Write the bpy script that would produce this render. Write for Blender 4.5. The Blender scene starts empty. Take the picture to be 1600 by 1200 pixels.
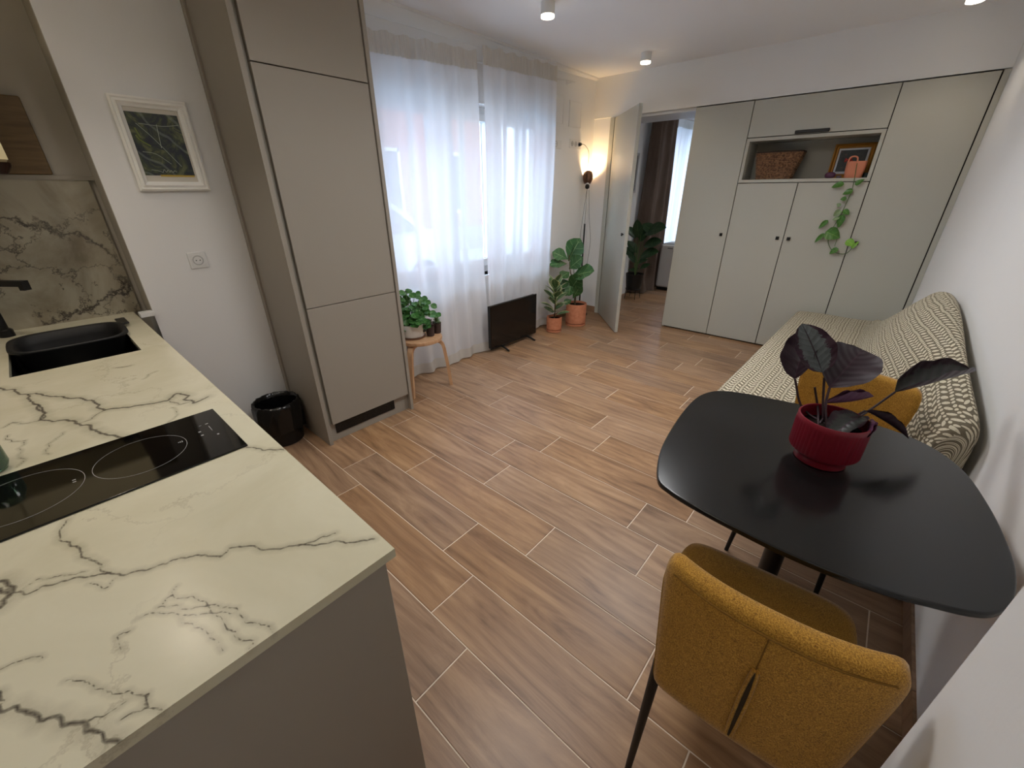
import bpy, bmesh, math, random
import numpy as np
from mathutils import Vector, Matrix, Euler
random.seed(7)
SC = bpy.context.scene
COL = SC.collection
PI = math.pi

# ------------------------------------------------------------------ camera
F_PX, YAW, PITCH, ROLL, EYE = 631.92, -0.722418, 0.446415, -0.00528, 1.5
_f = Vector((math.sin(YAW)*math.cos(PITCH), math.cos(YAW)*math.cos(PITCH), -math.sin(PITCH)))
_r0 = Vector((math.cos(YAW), -math.sin(YAW), 0)); _u0 = _r0.cross(_f)
_r = math.cos(ROLL)*_r0 + math.sin(ROLL)*_u0
_u = -math.sin(ROLL)*_r0 + math.cos(ROLL)*_u0
CAMP = Vector((0, 0, EYE))
cd = bpy.data.cameras.new('camera'); cam = bpy.data.objects.new('camera', cd); COL.objects.link(cam)
cd.sensor_width = 36; cd.sensor_fit = 'HORIZONTAL'; cd.lens = F_PX/1600*36; cd.clip_start = .02
_m = Matrix((_r, _u, -_f)).transposed().to_4x4(); _m.translation = CAMP
cam.matrix_world = _m
SC.camera = cam

def at(q, x=None, y=None, z=None, d=None):
    """the point of the room seen at pixel q of the photograph that lies on one given plane"""
    v = _r*(q[0]-800)/F_PX - _u*(q[1]-600)/F_PX + _f
    if x is not None: t = x/v.x
    elif y is not None: t = y/v.y
    elif z is not None: t = (z-EYE)/v.z
    else: t = d
    return CAMP + v*t

# ------------------------------------------------------------------ view, world, large lights
SC.view_settings.view_transform = 'Standard'; SC.view_settings.look = 'None'
SC.view_settings.gamma = 1; SC.view_settings.use_curve_mapping = False
SC.view_settings.exposure = 0.28
W = bpy.data.worlds.new('sky'); SC.world = W; W.use_nodes = True
wn = W.node_tree.nodes; wl = W.node_tree.links
bgn = wn['Background']; bgn.inputs[0].default_value = (.55, .75, 1.0, 1); bgn.inputs[1].default_value = 7.4
def portal(loc, sx, sy, rot):
    l = bpy.data.lights.new('window_portal', 'AREA'); l.shape = 'RECTANGLE'; l.size = sx; l.size_y = sy
    l.cycles.is_portal = True
    o = bpy.data.objects.new('window_portal', l); o.location = loc; o.rotation_euler = rot; COL.objects.link(o)
portal((-3.3, 2.85, 1.45), 1.4, 2.3, (0, -PI/2, 0))
portal((-3.3, 7.55, 1.2), 2.2, 2.5, (0, -PI/2, 0))
SPOT_W, LAMP_W = 9.0, 11.0

# ------------------------------------------------------------------ helpers
def lin(c):
    c = [v/255 for v in c]
    return tuple(v/12.92 if v <= .04045 else ((v+.055)/1.055)**2.4 for v in c) + (1,)

class Mat:
    def __init__(s, name, col, rough=.5, metal=0, **kw):
        s.m = bpy.data.materials.new(name); s.m.use_nodes = True
        s.n = s.m.node_tree.nodes; s.l = s.m.node_tree.links
        s.b = s.n['Principled BSDF']
        s.b.inputs['Base Color'].default_value = lin(col) if max(col) > 1 else tuple(col)+(1,)
        s.b.inputs['Roughness'].default_value = rough; s.b.inputs['Metallic'].default_value = metal
        for k, v in kw.items(): s.b.inputs[k.replace('_', ' ')].default_value = v
    def node(s, t, **kw):
        n = s.n.new(t)
        for k, v in kw.items():
            if hasattr(n, k): setattr(n, k, v)
            else: n.inputs[k].default_value = v
        return n
    def link(s, a, b): s.l.new(a, b)
    def coord(s, kind='Object', scale=(1, 1, 1), rot=(0, 0, 0)):
        tc = s.node('ShaderNodeTexCoord'); mp = s.node('ShaderNodeMapping')
        mp.inputs['Scale'].default_value = scale; mp.inputs['Rotation'].default_value = rot
        s.link(tc.outputs[kind], mp.inputs[0]); return mp.outputs[0]
    def noise(s, vec, scale, detail=4, rough=.55, dist=0):
        n = s.node('ShaderNodeTexNoise'); n.inputs['Scale'].default_value = scale
        n.inputs['Detail'].default_value = detail; n.inputs['Roughness'].default_value = rough
        n.inputs['Distortion'].default_value = dist
        if vec is not None: s.link(vec, n.inputs['Vector'])
        return n.outputs['Fac']
    def ramp(s, fac, stops, mode='LINEAR'):
        n = s.node('ShaderNodeValToRGB'); cr = n.color_ramp; cr.interpolation = mode
        while len(cr.elements) < len(stops): cr.elements.new(.5)
        for e, (p, c) in zip(cr.elements, stops):
            e.position = p; e.color = lin(c) if max(c[:3]) > 1 else tuple(c[:3])+(1,)
        s.link(fac, n.inputs[0]); return n.outputs[0]
    def math(s, op, a, b=None, c=None, clamp=False):
        n = s.node('ShaderNodeMath'); n.operation = op; n.use_clamp = clamp
        for i, v in enumerate((a, b, c)):
            if v is None: continue
            if isinstance(v, (int, float)): n.inputs[i].default_value = v
            else: s.link(v, n.inputs[i])
        return n.outputs[0]
    def mix(s, fac, a, b, blend='MIX'):
        n = s.node('ShaderNodeMix'); n.data_type = 'RGBA'; n.blend_type = blend
        for i, v in ((0, fac), (6, a), (7, b)):
            if isinstance(v, (int, float)): n.inputs[i].default_value = v
            elif isinstance(v, tuple): n.inputs[i].default_value = lin(v) if max(v[:3]) > 1 else tuple(v[:3])+(1,)
            else: s.link(v, n.inputs[i])
        return n.outputs[2]
    def base(s, c): s.link(c, s.b.inputs['Base Color'])
    def bump(s, h, strength=.2, dist=.002):
        n = s.node('ShaderNodeBump'); n.inputs['Strength'].default_value = strength; n.inputs['Distance'].default_value = dist
        s.link(h, n.inputs['Height']); s.link(n.outputs[0], s.b.inputs['Normal'])

ORG = {}
def finish(name, me, mat, parent=None, smooth=False):
    o = bpy.data.objects.new(name, me); COL.objects.link(o)
    if mat is not None: me.materials.append(mat.m if isinstance(mat, Mat) else mat)
    if smooth:
        me.polygons.foreach_set('use_smooth', [True]*len(me.polygons))
    g = Vector((0, 0, 0))
    if parent is not None:
        g = ORG.get(parent.name, Vector((0, 0, 0)))
        me.transform(Matrix.Translation(-g)); o.parent = parent
    ORG[o.name] = g
    return o
def mesh(name, verts, faces, mat, parent=None, smooth=False):
    me = bpy.data.meshes.new(name); me.from_pydata([tuple(v) for v in verts], [], faces); me.update()
    return finish(name, me, mat, parent, smooth)
def from_bm(name, bm, mat, parent=None, smooth=False):
    bmesh.ops.recalc_face_normals(bm, faces=bm.faces)
    me = bpy.data.meshes.new(name); bm.to_mesh(me); bm.free()
    return finish(name, me, mat, parent, smooth)
def empty(name, loc, rz=0):
    o = bpy.data.objects.new(name, None); COL.objects.link(o); o.empty_display_size = .05
    o.location = loc; o.rotation_euler = (0, 0, rz); ORG[o.name] = Vector(loc); return o
def tag(o, label, cat, group=None):
    o['label'] = label; o['category'] = cat
    if group: o['group'] = group
    return o
def struct(o): o['kind'] = 'structure'; return o
def thing(name, loc, label, cat, group=None, rz=0): return tag(empty(name, loc, rz), label, cat, group)
def shade_auto(o, ang=40):
    o.data.polygons.foreach_set('use_smooth', [True]*len(o.data.polygons))
    bm = bmesh.new(); bm.from_mesh(o.data)
    for e in bm.edges:
        if len(e.link_faces) == 2 and e.calc_face_angle(0) > math.radians(ang): e.smooth = False
    bm.to_mesh(o.data); bm.free(); return o

def add_box(bm, x0, x1, y0, y1, z0, z1, bev=0, seg=2):
    vs = [bm.verts.new(p) for p in ((x0,y0,z0),(x1,y0,z0),(x1,y1,z0),(x0,y1,z0),(x0,y0,z1),(x1,y0,z1),(x1,y1,z1),(x0,y1,z1))]
    fs = [bm.faces.new([vs[i] for i in f]) for f in ((3,2,1,0),(4,5,6,7),(0,1,5,4),(1,2,6,5),(2,3,7,6),(3,0,4,7))]
    if bev:
        es = list({e for f in fs for e in f.edges})
        bmesh.ops.bevel(bm, geom=es, offset=bev, segments=seg, affect='EDGES', profile=.5, clamp_overlap=True)
def wnorm(o):
    w = o.modifiers.new('weighted', 'WEIGHTED_NORMAL'); w.keep_sharp = True; w.weight = 100
def box(name, x0, x1, y0, y1, z0, z1, mat, parent=None, bev=0, seg=2):
    bm = bmesh.new(); add_box(bm, x0, x1, y0, y1, z0, z1, bev, seg)
    o = from_bm(name, bm, mat, parent)
    if bev: shade_auto(o, 60); wnorm(o)
    return o
def boxes(name, lst, mat, parent=None, bev=0):
    bm = bmesh.new()
    for b in lst: add_box(bm, *b, bev=bev)
    return from_bm(name, bm, mat, parent)
def add_lathe(bm, prof, c, n=32, cap0=True, cap1=True, axis=None):
    M = Matrix.Translation(c)
    if axis is not None: M = M @ Vector(axis).to_track_quat('Z', 'Y').to_matrix().to_4x4()
    rings = []
    for r, z in prof:
        rings.append([bm.verts.new(M @ Vector((r*math.cos(2*PI*i/n), r*math.sin(2*PI*i/n), z))) for i in range(n)])
    for a, b in zip(rings, rings[1:]):
        for i in range(n):
            try: bm.faces.new((a[i], a[(i+1) % n], b[(i+1) % n], b[i]))
            except ValueError: pass
    if cap0: bm.faces.new(rings[0][::-1])
    if cap1: bm.faces.new(rings[-1])
def lathe(name, prof, c, mat, parent=None, n=32, cap0=True, cap1=True, axis=None, ang=35):
    bm = bmesh.new(); add_lathe(bm, prof, c, n, cap0, cap1, axis)
    return shade_auto(from_bm(name, bm, mat, parent), ang)
def add_tube(bm, pts, rad, n=8):
    pts = [Vector(p) for p in pts]
    if isinstance(rad, (int, float)): rad = [rad]*len(pts)
    t0 = (pts[1]-pts[0]).normalized()
    nrm = t0.orthogonal().normalized(); rings = []
    for i, p in enumerate(pts):
        t = (pts[min(i+1, len(pts)-1)]-pts[max(i-1, 0)]).normalized()
        nrm = (nrm - t*nrm.dot(t)).normalized(); bi = t.cross(nrm)
        rings.append([bm.verts.new(p+(nrm*math.cos(2*PI*k/n)+bi*math.sin(2*PI*k/n))*rad[i]) for k in range(n)])
    for a, b in zip(rings, rings[1:]):
        for k in range(n): bm.faces.new((a[k], a[(k+1) % n], b[(k+1) % n], b[k]))
    bm.faces.new(rings[0][::-1]); bm.faces.new(rings[-1])
def tube(name, pts, rad, mat, parent=None, n=8):
    bm = bmesh.new(); add_tube(bm, pts, rad, n)
    return shade_auto(from_bm(name, bm, mat, parent), 50)
def curve_pts(ctrl, n=10):
    """Catmull-Rom through the control points"""
    c = [Vector(p) for p in ctrl]; c = [2*c[0]-c[1]]+c+[2*c[-1]-c[-2]]; out = []
    for i in range(1, len(c)-2):
        for k in range(n):
            t = k/n; a, b, d, e = c[i-1], c[i], c[i+1], c[i+2]
            out.append(.5*((2*b)+(d-a)*t+(2*a-5*b+4*d-e)*t*t+(3*b-a-3*d+e)*t**3))
    out.append(c[-2]); return out
def prism(name, poly, z0, z1, mat, parent=None, bev=0):
    bm = bmesh.new()
    lo = [bm.verts.new((p[0], p[1], z0)) for p in poly]; hi = [bm.verts.new((p[0], p[1], z1)) for p in poly]
    bm.faces.new(lo[::-1]); top = bm.faces.new(hi)
    for i in range(len(poly)):
        j = (i+1) % len(poly); bm.faces.new((lo[i], lo[j], hi[j], hi[i]))
    if bev:
        bmesh.ops.recalc_face_normals(bm, faces=bm.faces)
        es = [e for f in (bm.faces[0], bm.faces[1]) for e in f.edges] if False else [e for e in bm.edges if abs(e.verts[0].co.z-e.verts[1].co.z) < 1e-6]
        bmesh.ops.bevel(bm, geom=es, offset=bev, segments=3, affect='EDGES', profile=.5)
    o = shade_auto(from_bm(name, bm, mat, parent), 40); wnorm(o); return o
def copy_to(o, parent):
    c = o.copy(); COL.objects.link(c); c.parent = parent; return c
def copy_tree(o, parent=None):
    c = o.copy(); COL.objects.link(c); c.parent = parent
    ORG[c.name] = ORG.get(o.name, Vector())
    for ch in list(o.children): copy_tree(ch, c)
    return c

# leaf: +X along the midrib, +Y across, +Z the upper face
def leaf_mesh(name, L, Wd, mat, belly=.45, point=1.0, cup=.15, droop=.3, wave=.0, nx=9, ny=4, fold=None):
    vs, fs, uv = [], [], []
    for i in range(nx+1):
        t = i/nx
        w = (math.sin(PI*min(1, t**(math.log(.5)/math.log(belly))))**(.75*point) if 0 < t < 1 else .0)
        w = max(w, .03)*Wd/2
        a = droop*t; x = L*(math.sin(a)/a*t if abs(a) > 1e-4 else t); z = -L*(1-math.cos(a))/max(abs(a), 1e-4)*t*(1 if a >= 0 else 1)
        if a < 0: z = -z
        for j in range(-ny, ny+1):
            s = j/ny
            ph = (cup*2.2)*s
            yy = w*(math.sin(abs(ph))/abs(ph) if abs(ph) > 1e-3 else 1)*s
            zz = z + w*abs(s)**1.5*cup + wave*w*math.sin(t*18+(1 if s > 0 else 0)*1.3)*abs(s)**2
            vs.append((x, yy, zz)); uv.append((t, s*.5+.5))
    m = 2*ny+1
    for i in range(nx):
        for j in range(m-1): fs.append((i*m+j, (i+1)*m+j, (i+1)*m+j+1, i*m+j+1))
    me = bpy.data.meshes.new(name); me.from_pydata(vs, [], fs)
    ul = me.uv_layers.new(name='UVMap')
    for lp in me.loops: ul.data[lp.index].uv = uv[lp.vertex_index]
    me.polygons.foreach_set('use_smooth', [True]*len(me.polygons)); me.materials.append(mat.m)
    return me
def put_leaf(me, base, tip, up, parent, scale_w=1, name='leaf', L=None):
    base, tip, up = Vector(base), Vector(tip), Vector(up)
    x = (tip-base); ln = x.length; x.normalize(); y = up.cross(x).normalized(); z = x.cross(y)
    s = ln/(L or me['L'])
    o = bpy.data.objects.new(name, me); COL.objects.link(o)
    M = Matrix((x*s, y*s*scale_w, z*s)).transposed().to_4x4()
    M.translation = base-ORG.get(parent.name, Vector())
    o.parent = parent; o.matrix_local = M; return o

# ------------------------------------------------------------------ materials
def plaster(name, col, b=.12):
    m = Mat(name, col, .85); v = m.coord()
    n = m.noise(v, 90, 3); m.bump(n, b, .002); return m
M_wall = plaster('white_plaster', (236, 236, 235))
M_ceil = plaster('ceiling_paint', (243, 242, 242), .06)
M_trim = Mat('white_trim', (232, 232, 230), .45)
def lacquer(name, col, rough=.42):
    m = Mat(name, col, rough); n = m.noise(m.coord(), 220, 2); m.bump(n, .04, .001); return m
M_greige = lacquer('greige_laminate', (184, 183, 172))
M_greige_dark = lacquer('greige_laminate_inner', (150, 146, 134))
M_taupe = lacquer('taupe_laminate', (156, 149, 138), .5)
M_gap = Mat('shadow_gap', (30, 28, 26), .8)
M_black = Mat('black_metal', (16, 16, 17), .4, .3)
M_blackpl = Mat('black_plastic', (14, 14, 15), .35)
M_grout = Mat('pale_grout', (222, 206, 186), .8)
M_white = Mat('white_plastic', (228, 228, 226), .35)
M_chrome = Mat('chrome', (200, 200, 200), .15, 1)

def tile_mat(name, tone=1.0):
    m = Mat(name, (140, 105, 80), .34, Specular_IOR_Level=.4)
    tc = m.node('ShaderNodeTexCoord'); oi = m.node('ShaderNodeObjectInfo')
    off = m.node('ShaderNodeVectorMath'); off.operation = 'SCALE'; off.inputs[3].default_value = 37.0
    cb = m.node('ShaderNodeCombineXYZ'); m.link(oi.outputs['Random'], cb.inputs[0]); m.link(oi.outputs['Random'], cb.inputs[1])
    m.link(cb.outputs[0], off.inputs[0])
    ad = m.node('ShaderNodeVectorMath'); ad.operation = 'ADD'
    m.link(tc.outputs['Object'], ad.inputs[0]); m.link(off.outputs[0], ad.inputs[1])
    mp = m.node('ShaderNodeMapping'); mp.inputs['Scale'].default_value = (1.0, 5.5, 1); m.link(ad.outputs[0], mp.inputs[0])
    mp2 = m.node('ShaderNodeMapping'); mp2.inputs['Scale'].default_value = (3.0, 95, 1); m.link(ad.outputs[0], mp2.inputs[0])
    g1 = m.noise(mp.outputs[0], 1.5, 6, .62, 1.6); g2 = m.noise(mp2.outputs[0], 1.5, 5, .65, .6)
    wv = m.node('ShaderNodeTexWave'); wv.bands_direction = 'Y'; wv.inputs['Scale'].default_value = 1.2
    wv.inputs['Distortion'].default_value = 9; wv.inputs['Detail'].default_value = 3; wv.inputs['Detail Scale'].default_value = .8
    m.link(mp.outputs[0], wv.inputs[0])
    s = m.math('ADD', m.math('MULTIPLY', g1, .76), m.math('ADD', m.math('MULTIPLY', g2, .17), m.math('MULTIPLY', wv.outputs['Fac'], .07)))
    c = m.ramp(s, [(.28, (104, 80, 60)), (.45, (146, 116, 91)), (.60, (168, 137, 108)), (.78, (190, 159, 128))])
    v = m.node('ShaderNodeHueSaturation'); m.link(c, v.inputs['Color'])
    m.link(m.math('ADD', m.math('MULTIPLY', oi.outputs['Random'], .15), .88*tone), v.inputs['Value'])
    m.link(m.math('ADD', m.math('MULTIPLY', m.math('FRACT', m.math('MULTIPLY', oi.outputs['Random'], 7.3)), .18), .96), v.inputs['Saturation'])
    m.base(v.outputs[0]); m.bump(g2, .04, .0006)
    m.link(m.math('ADD', m.math('MULTIPLY', g2, .10), .34), m.b.inputs['Roughness'])
    return m
M_tile = tile_mat('wood_look_porcelain')

# ------------------------------------------------------------------ room shell
X_FAC, X_PIC, Y_FAR, H = -2.93, -2.87, 4.78, 2.62
CY = 9.0
def walls():
    T = .32
    # facade wall with both window openings (living room and far room)
    def seg(y0, y1, z0, z1): return (X_FAC-T, X_FAC, y0, y1, z0, z1)
    WY0, WY1, WZ0, WZ1 = 1.66, 4.0, .74, 2.17
    RY0, RY1, RZ0, RZ1 = 6.5, 8.6, .40, 2.38
    bm = bmesh.new()
    for b in (seg(1.52, WY0, 0, H), seg(WY0, WY1, 0, WZ0), seg(WY0, WY1, WZ1, H), seg(WY1, RY0, 0, H), seg(RY0, RY1, RZ1, H), seg(RY0, RY1, 0, RZ0), seg(RY1, CY, 0, H)):
        add_box(bm, *b)
    struct(from_bm('wall_left', bm, M_wall))
    # wall with the picture, then the kitchen niche
    bm = bmesh.new()
    add_box(bm, X_FAC-T, X_PIC, .327, 1.52, 0, H)
    struct(from_bm('wall_kitchen', bm, M_wall))
    M_niche = plaster('shaded_plaster', (172, 166, 154))  # shade of the niche put into the plaster colour
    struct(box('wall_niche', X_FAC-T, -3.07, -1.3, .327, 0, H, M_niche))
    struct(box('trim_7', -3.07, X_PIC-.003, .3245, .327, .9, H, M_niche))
    # far wall: above the wardrobe and door, and around the passage
    bm = bmesh.new()
    add_box(bm, X_FAC, .36, Y_FAR, 5.24, 2.235, H)
    add_box(bm, X_FAC, -2.66, Y_FAR+.012, 5.24, 0, 2.235)
    add_box(bm, -1.777, .36, 5.20, 5.24, 0, 2.235)
    struct(from_bm('wall_far', bm, M_wall))
    # right wall, slightly out of square, stepping out beside the camera
    poly = [(.468, .75), (.468, 1.95), (.396, 3.34), (.384, 3.36), (.312, 4.80), (.34, 5.24), (.34, CY), (.75, CY), (.75, .75)]
    struct(prism('wall_right', poly, 0, H, M_wall))
    struct(box('wall_near', .276, .75, -1.3, .755, 0, H, M_wall, bev=.004))
    struct(box('wall_back', X_FAC-T, .75, -1.42, -1.3, 0, H, M_wall))
    struct(box('wall_beyond', X_FAC-T, .75, CY, CY+.1, 0, H, M_wall))
    struct(box('ceiling', X_FAC-T, .75, -1.42, CY+.1, H, H+.1, M_ceil))
    # cornice strip over the window
    struct(mesh('trim_1', [(X_FAC, 1.52, 2.52), (X_FAC, 1.52, H), (X_FAC+.075, 1.52, H), (X_FAC+.075, 1.52, 2.60), (X_FAC+.012, 1.52, 2.52),
                           (X_FAC, Y_FAR, 2.595), (X_FAC, Y_FAR, H), (X_FAC+.03, Y_FAR, H), (X_FAC+.03, Y_FAR, 2.605), (X_FAC+.006, Y_FAR, 2.595)],
                [(0,1,2,3,4), (9,8,7,6,5), (0,5,6,1), (1,6,7,2), (2,7,8,3), (3,8,9,4), (4,9,5,0)], M_trim))
walls()

# floor: wood-look porcelain tiles, each its own piece
floor = struct(box('floor', -3.25, .75, -1.42, CY+.1, -.06, -.0022, M_grout))
PITCH_Y, LEN, G = .2288, .9235, .0044
starts = {0: -.73, 1: -.937, 2: -1.138, 3: -.832, 4: -1.33, 5: -1.487, 6: -1.28, 7: -1.033, 8: -2.105, 9: -2.575, 10: -1.332, 11: -1.75, 12: -.878,
          13: -1.496, 14: -1.14, 15: -1.03, 16: -.55, 17: -.8, 18: -1.35, 19: -1.193}
tile_cache = {}
def tile_bm(w, d):
    bm = bmesh.new(); add_box(bm, -w/2, w/2, -d/2, d/2, -.006, 0)
    top = [e for e in bm.edges if e.verts[0].co.z > -1e-6 and e.verts[1].co.z > -1e-6]
    bmesh.ops.bevel(bm, geom=top, offset=.0012, segments=1, affect='EDGES')
    me = bpy.data.meshes.new('tile'); bm.to_mesh(me); bm.free(); me.materials.append(M_tile.m); return me
def lay_row(r, y0, y1, x_lo, x_hi, s):
    x = s
    while x > x_lo: x -= LEN
    while x < x_hi:
        a, b = max(x, x_lo), min(x+LEN, x_hi)
        if b-a > .03:
            k = (round(b-a, 3), round(y1-y0, 3))
            if k not in tile_cache: tile_cache[k] = tile_bm(k[0]-G, k[1]-G)
            o = bpy.data.objects.new('tile', tile_cache[k]); COL.objects.link(o); o.parent = floor
            o.location = ((a+b)/2, (y0+y1)/2, random.uniform(-.0002, .0002))
        x += LEN
for r in range(-4, 32):
    y0 = .345+r*PITCH_Y
    s = starts.get(r, -random.random()*LEN-.3)
    hi = .467
    if r >= 7: hi = .467-.05*(y0-1.9)
    if y0 > Y_FAR-.1: hi = .3
    lay_row(r, y0, y0+PITCH_Y, -3.0 if y0 < .3 else X_FAC, max(hi, .27), s)

# tile skirting, in pieces
def skirting(name, a, b, nrm, L=.9235, h=.078):
    a, b = Vector(a), Vector(b); d = (b-a); tot = d.length; d.normalize(); n = Vector(nrm)
    root = struct(mesh(name, [a+n*.001, b+n*.001, b+n*.001+Vector((0,0,h-.004)), a+n*.001+Vector((0,0,h-.004))], [(0,1,2,3)], M_grout))
    s = 0
    while s < tot-.02:
        e = min(s+L, tot); p, q = a+d*(s+.0015), a+d*(e-.0015); t = n*.010
        vs = [p, q, q+t, p+t]; vs = [v+Vector((0,0,.001)) for v in vs]+[v+Vector((0,0,h)) for v in vs]
        mesh('tile', vs, [(3,2,1,0), (4,5,6,7), (0,1,5,4), (1,2,6,5), (2,3,7,6), (3,0,4,7)], M_tile, root)
        s += L
    return root
skirting('baseboard_right', (.468, .755, 0), (.468, 1.95, 0), (-1, 0, 0), L=.62)
skirting('baseboard_left', (X_FAC, 1.55, 0), (X_FAC, Y_FAR-.0, 0), (1, 0, 0))
skirting('baseboard_kitchen', (X_PIC, .33, 0), (X_PIC, .872, 0), (1, 0, 0))
skirting('baseboard_far', (X_FAC+.012, Y_FAR+.01, 0), (-2.715, Y_FAR+.01, 0), (0, -1, 0))

# ------------------------------------------------------------------ windows
M_glass = Mat('window_glass', (255, 255, 255), .0, Transmission_Weight=1.0, IOR=1.02)
def window(idx, y0, y1, z0, z1, sashes, handles):
    x0, x1 = X_FAC-.20, X_FAC-.13
    w = struct(empty('window_%d' % idx, (x0, (y0+y1)/2, z0)))
    boxes('window_frame', [(x0, x1, y0, y1, z0, z0+.06), (x0, x1, y0, y1, z1-.05, z1), (x0, x1, y0, y0+.05, z0+.06, z1-.05), (x0, x1, y1-.05, y1, z0+.06, z1-.05)], M_trim, w, .004)
    for a, b, g0, g1 in sashes:
        s = boxes('sash', [(x0+.01, x1+.02, a, b, z0+.06, z0+.13), (x0+.01, x1+.02, a, b, z1-.11, z1-.05), (x0+.01, x1+.02, a, g0, z0+.13, z1-.11), (x0+.01, x1+.02, g1, b, z0+.13, z1-.11)], M_trim, w, .004)
        box('pane', x0+.03, x0+.036, g0, g1, z0+.13, z1-.11, M_glass, s)
        for hy in handles:
            if a < hy < b:
                bm = bmesh.new(); add_box(bm, x1+.02, x1+.035, hy-.015, hy+.015, 1.44, 1.52, .003)
                add_box(bm, x1+.035, x1+.055, hy-.011, hy+.011, 1.40, 1.51, .005)
                from_bm('handle', bm, M_white, s)
    return w
window(1, 1.66, 4.0, .74, 2.17, [(1.71, 2.58, 1.80, 2.46), (2.58, 3.2, 2.70, 3.10), (3.2, 3.95, 3.32, 3.82)], [2.52, 2.66])
window(2, 6.5, 8.6, .40, 2.38, [(6.55, 7.45, 6.65, 7.37), (7.45, 8.55, 7.53, 8.45)], [7.40])
struct(box('trim_2', X_FAC-.13, X_FAC+.03, 1.64, 4.02, .715, .74, M_trim, bev=.004))

# ------------------------------------------------------------------ street outside
def street():
    ms = Mat('street_paving', (175, 172, 168), .9); n = ms.noise(ms.coord(), 6, 5); ms.base(ms.ramp(n, [(.3, (176, 182, 186)), (.7, (200, 206, 210))]))
    struct(box('street_ground', -16, X_FAC-.4, -3, 14, -.35, -.2, ms))
    mp = Mat('pink_render', (150, 84, 76), .9); n = mp.noise(mp.coord(), 3, 5); mp.base(mp.ramp(n, [(.3, (142, 78, 70)), (.7, (164, 92, 82))]))
    mc = Mat('salmon_render', (158, 106, 90), .9); md = Mat('far_window_glass', (70, 78, 88), .3)
    mfr = Mat('far_window_frame', (225, 222, 214), .6)
    for (y0, y1, mm, lab) in ((-3, 3.3, mp, 'pink rendered house across the street seen through the left curtain'), (3.3, 10.5, mc, 'salmon rendered house across the street seen through the right curtain')):
        b = thing('house', (-10, (y0+y1)/2, -.2), lab, 'building')
        box('wall', -10.6, -10, y0, y1, -.2, 7, mm, b)
        box('plinth', -10.02, -9.95, y0, y1, -.2, .5, Mat('stone_plinth', (150, 145, 138), .9), b)
        y = y0+.6
        while y < y1-1.2:
            for z in (.9, 4.0):
                f = boxes('window', [(-10.01, -9.94, y, y+1.0, z, z+.08), (-10.01, -9.94, y, y+1.0, z+1.5, z+1.58), (-10.01, -9.94, y, y+.07, z, z+1.58), (-10.01, -9.94, y+.93, y+1.0, z, z+1.58), (-10.01, -9.95, y+.47, y+.53, z, z+1.58)], mfr, b)
                box('pane', -10.005, -9.985, y+.07, y+.93, z+.08, z+1.5, md, f)
            y += 2.1
    # parked car
    mcar = Mat('white_car_paint', (222, 224, 226), .25); mg = Mat('car_glass', (40, 44, 50), .08); mt = Mat('tyre_rubber', (24, 24, 25), .8)
    c = thing('parked_car', (-6.6, 3.0, -.2), 'pale car parked in the street behind the sheer curtains', 'car')
    prof = [(-1.95, .35), (-1.97, .75), (-1.9, .92), (-1.15, 1.05), (-.55, 1.50), (.15, 1.58), (.95, 1.52), (1.55, 1.12), (1.93, 1.05), (2.0, .7), (1.95, .33)]
    bm = bmesh.new(); L = []; 
    for xs, k in ((-.85, .0), (-.80, 0), (.80, 0), (.85, 0)):
        L.append([bm.verts.new((-6.6+xs*(1 if z < 1.1 else .82), 3.0+y*(.985 if abs(xs) > .82 else 1), -.2+z)) for y, z in prof])
    for a, b in zip(L, L[1:]):
        for i in range(len(prof)):
            j = (i+1) % len(prof); bm.faces.new((a[i], a[j], b[j], b[i]))
    bm.faces.new(L[0]); bm.faces.new(L[-1][::-1])
    shade_auto(from_bm('body', bm, mcar, c), 35)
    for poly in ([(-.95, 1.09), (-.5, 1.43), (.1, 1.5), (.1, 1.09)], [(.16, 1.09), (.16, 1.5), (.88, 1.45), (1.3, 1.12)]):
        vs = [(-6.6+.85-(.0 if z < 1.2 else .125), 3.0+y, -.2+z) for y, z in poly]; vs2 = [(x-.03, y, z) for x, y, z in vs]
        mesh('side_window', vs+vs2, [(0,1,2,3), (7,6,5,4), (0,4,5,1), (1,5,6,2), (2,6,7,3), (3,7,4,0)], mg, c)
    for y in (-1.25, 1.3):
        for x in (-.8, .8):
            w = lathe('wheel', [(.10, -.1), (.31, -.09), (.33, -.05), (.33, .05), (.31, .09), (.10, .1)], (-6.6+x, 3.0+y, .13), mt, c, 20, axis=(1, 0, 0))
street()

# ------------------------------------------------------------------ ceiling spots and added fill lamps
M_lens = Mat('lit_lens', (255, 240, 210), .5); M_lens.b.inputs['Emission Color'].default_value = (1, .86, .66, 1); M_lens.b.inputs['Emission Strength'].default_value = 8
def fill_lamp(x, y, label, power, col=(.98, .985, 1.0)):  # unseen lamp, added to brighten the rooms
    t = thing('added_fill_lamp', (x, y, H), label, 'ceiling light')
    lathe('base', [(.15, 0), (.155, -.004), (.155, -.020), (.15, -.024)], (x, y, H), M_white, t, 40)
    lathe('diffuser', [(.145, -.024), (.14, -.040), (.10, -.052), (.0, -.056)][:3], (x, y, H), M_lens, t, 40)
    l = bpy.data.lights.new('bulb', 'SPOT'); l.energy = power; l.color = col; l.spot_size = math.radians(172); l.spot_blend = 1; l.shadow_soft_size = .25
    o = bpy.data.objects.new('bulb', l); COL.objects.link(o); o.parent = t; o.location = (0, 0, -.075)
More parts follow.
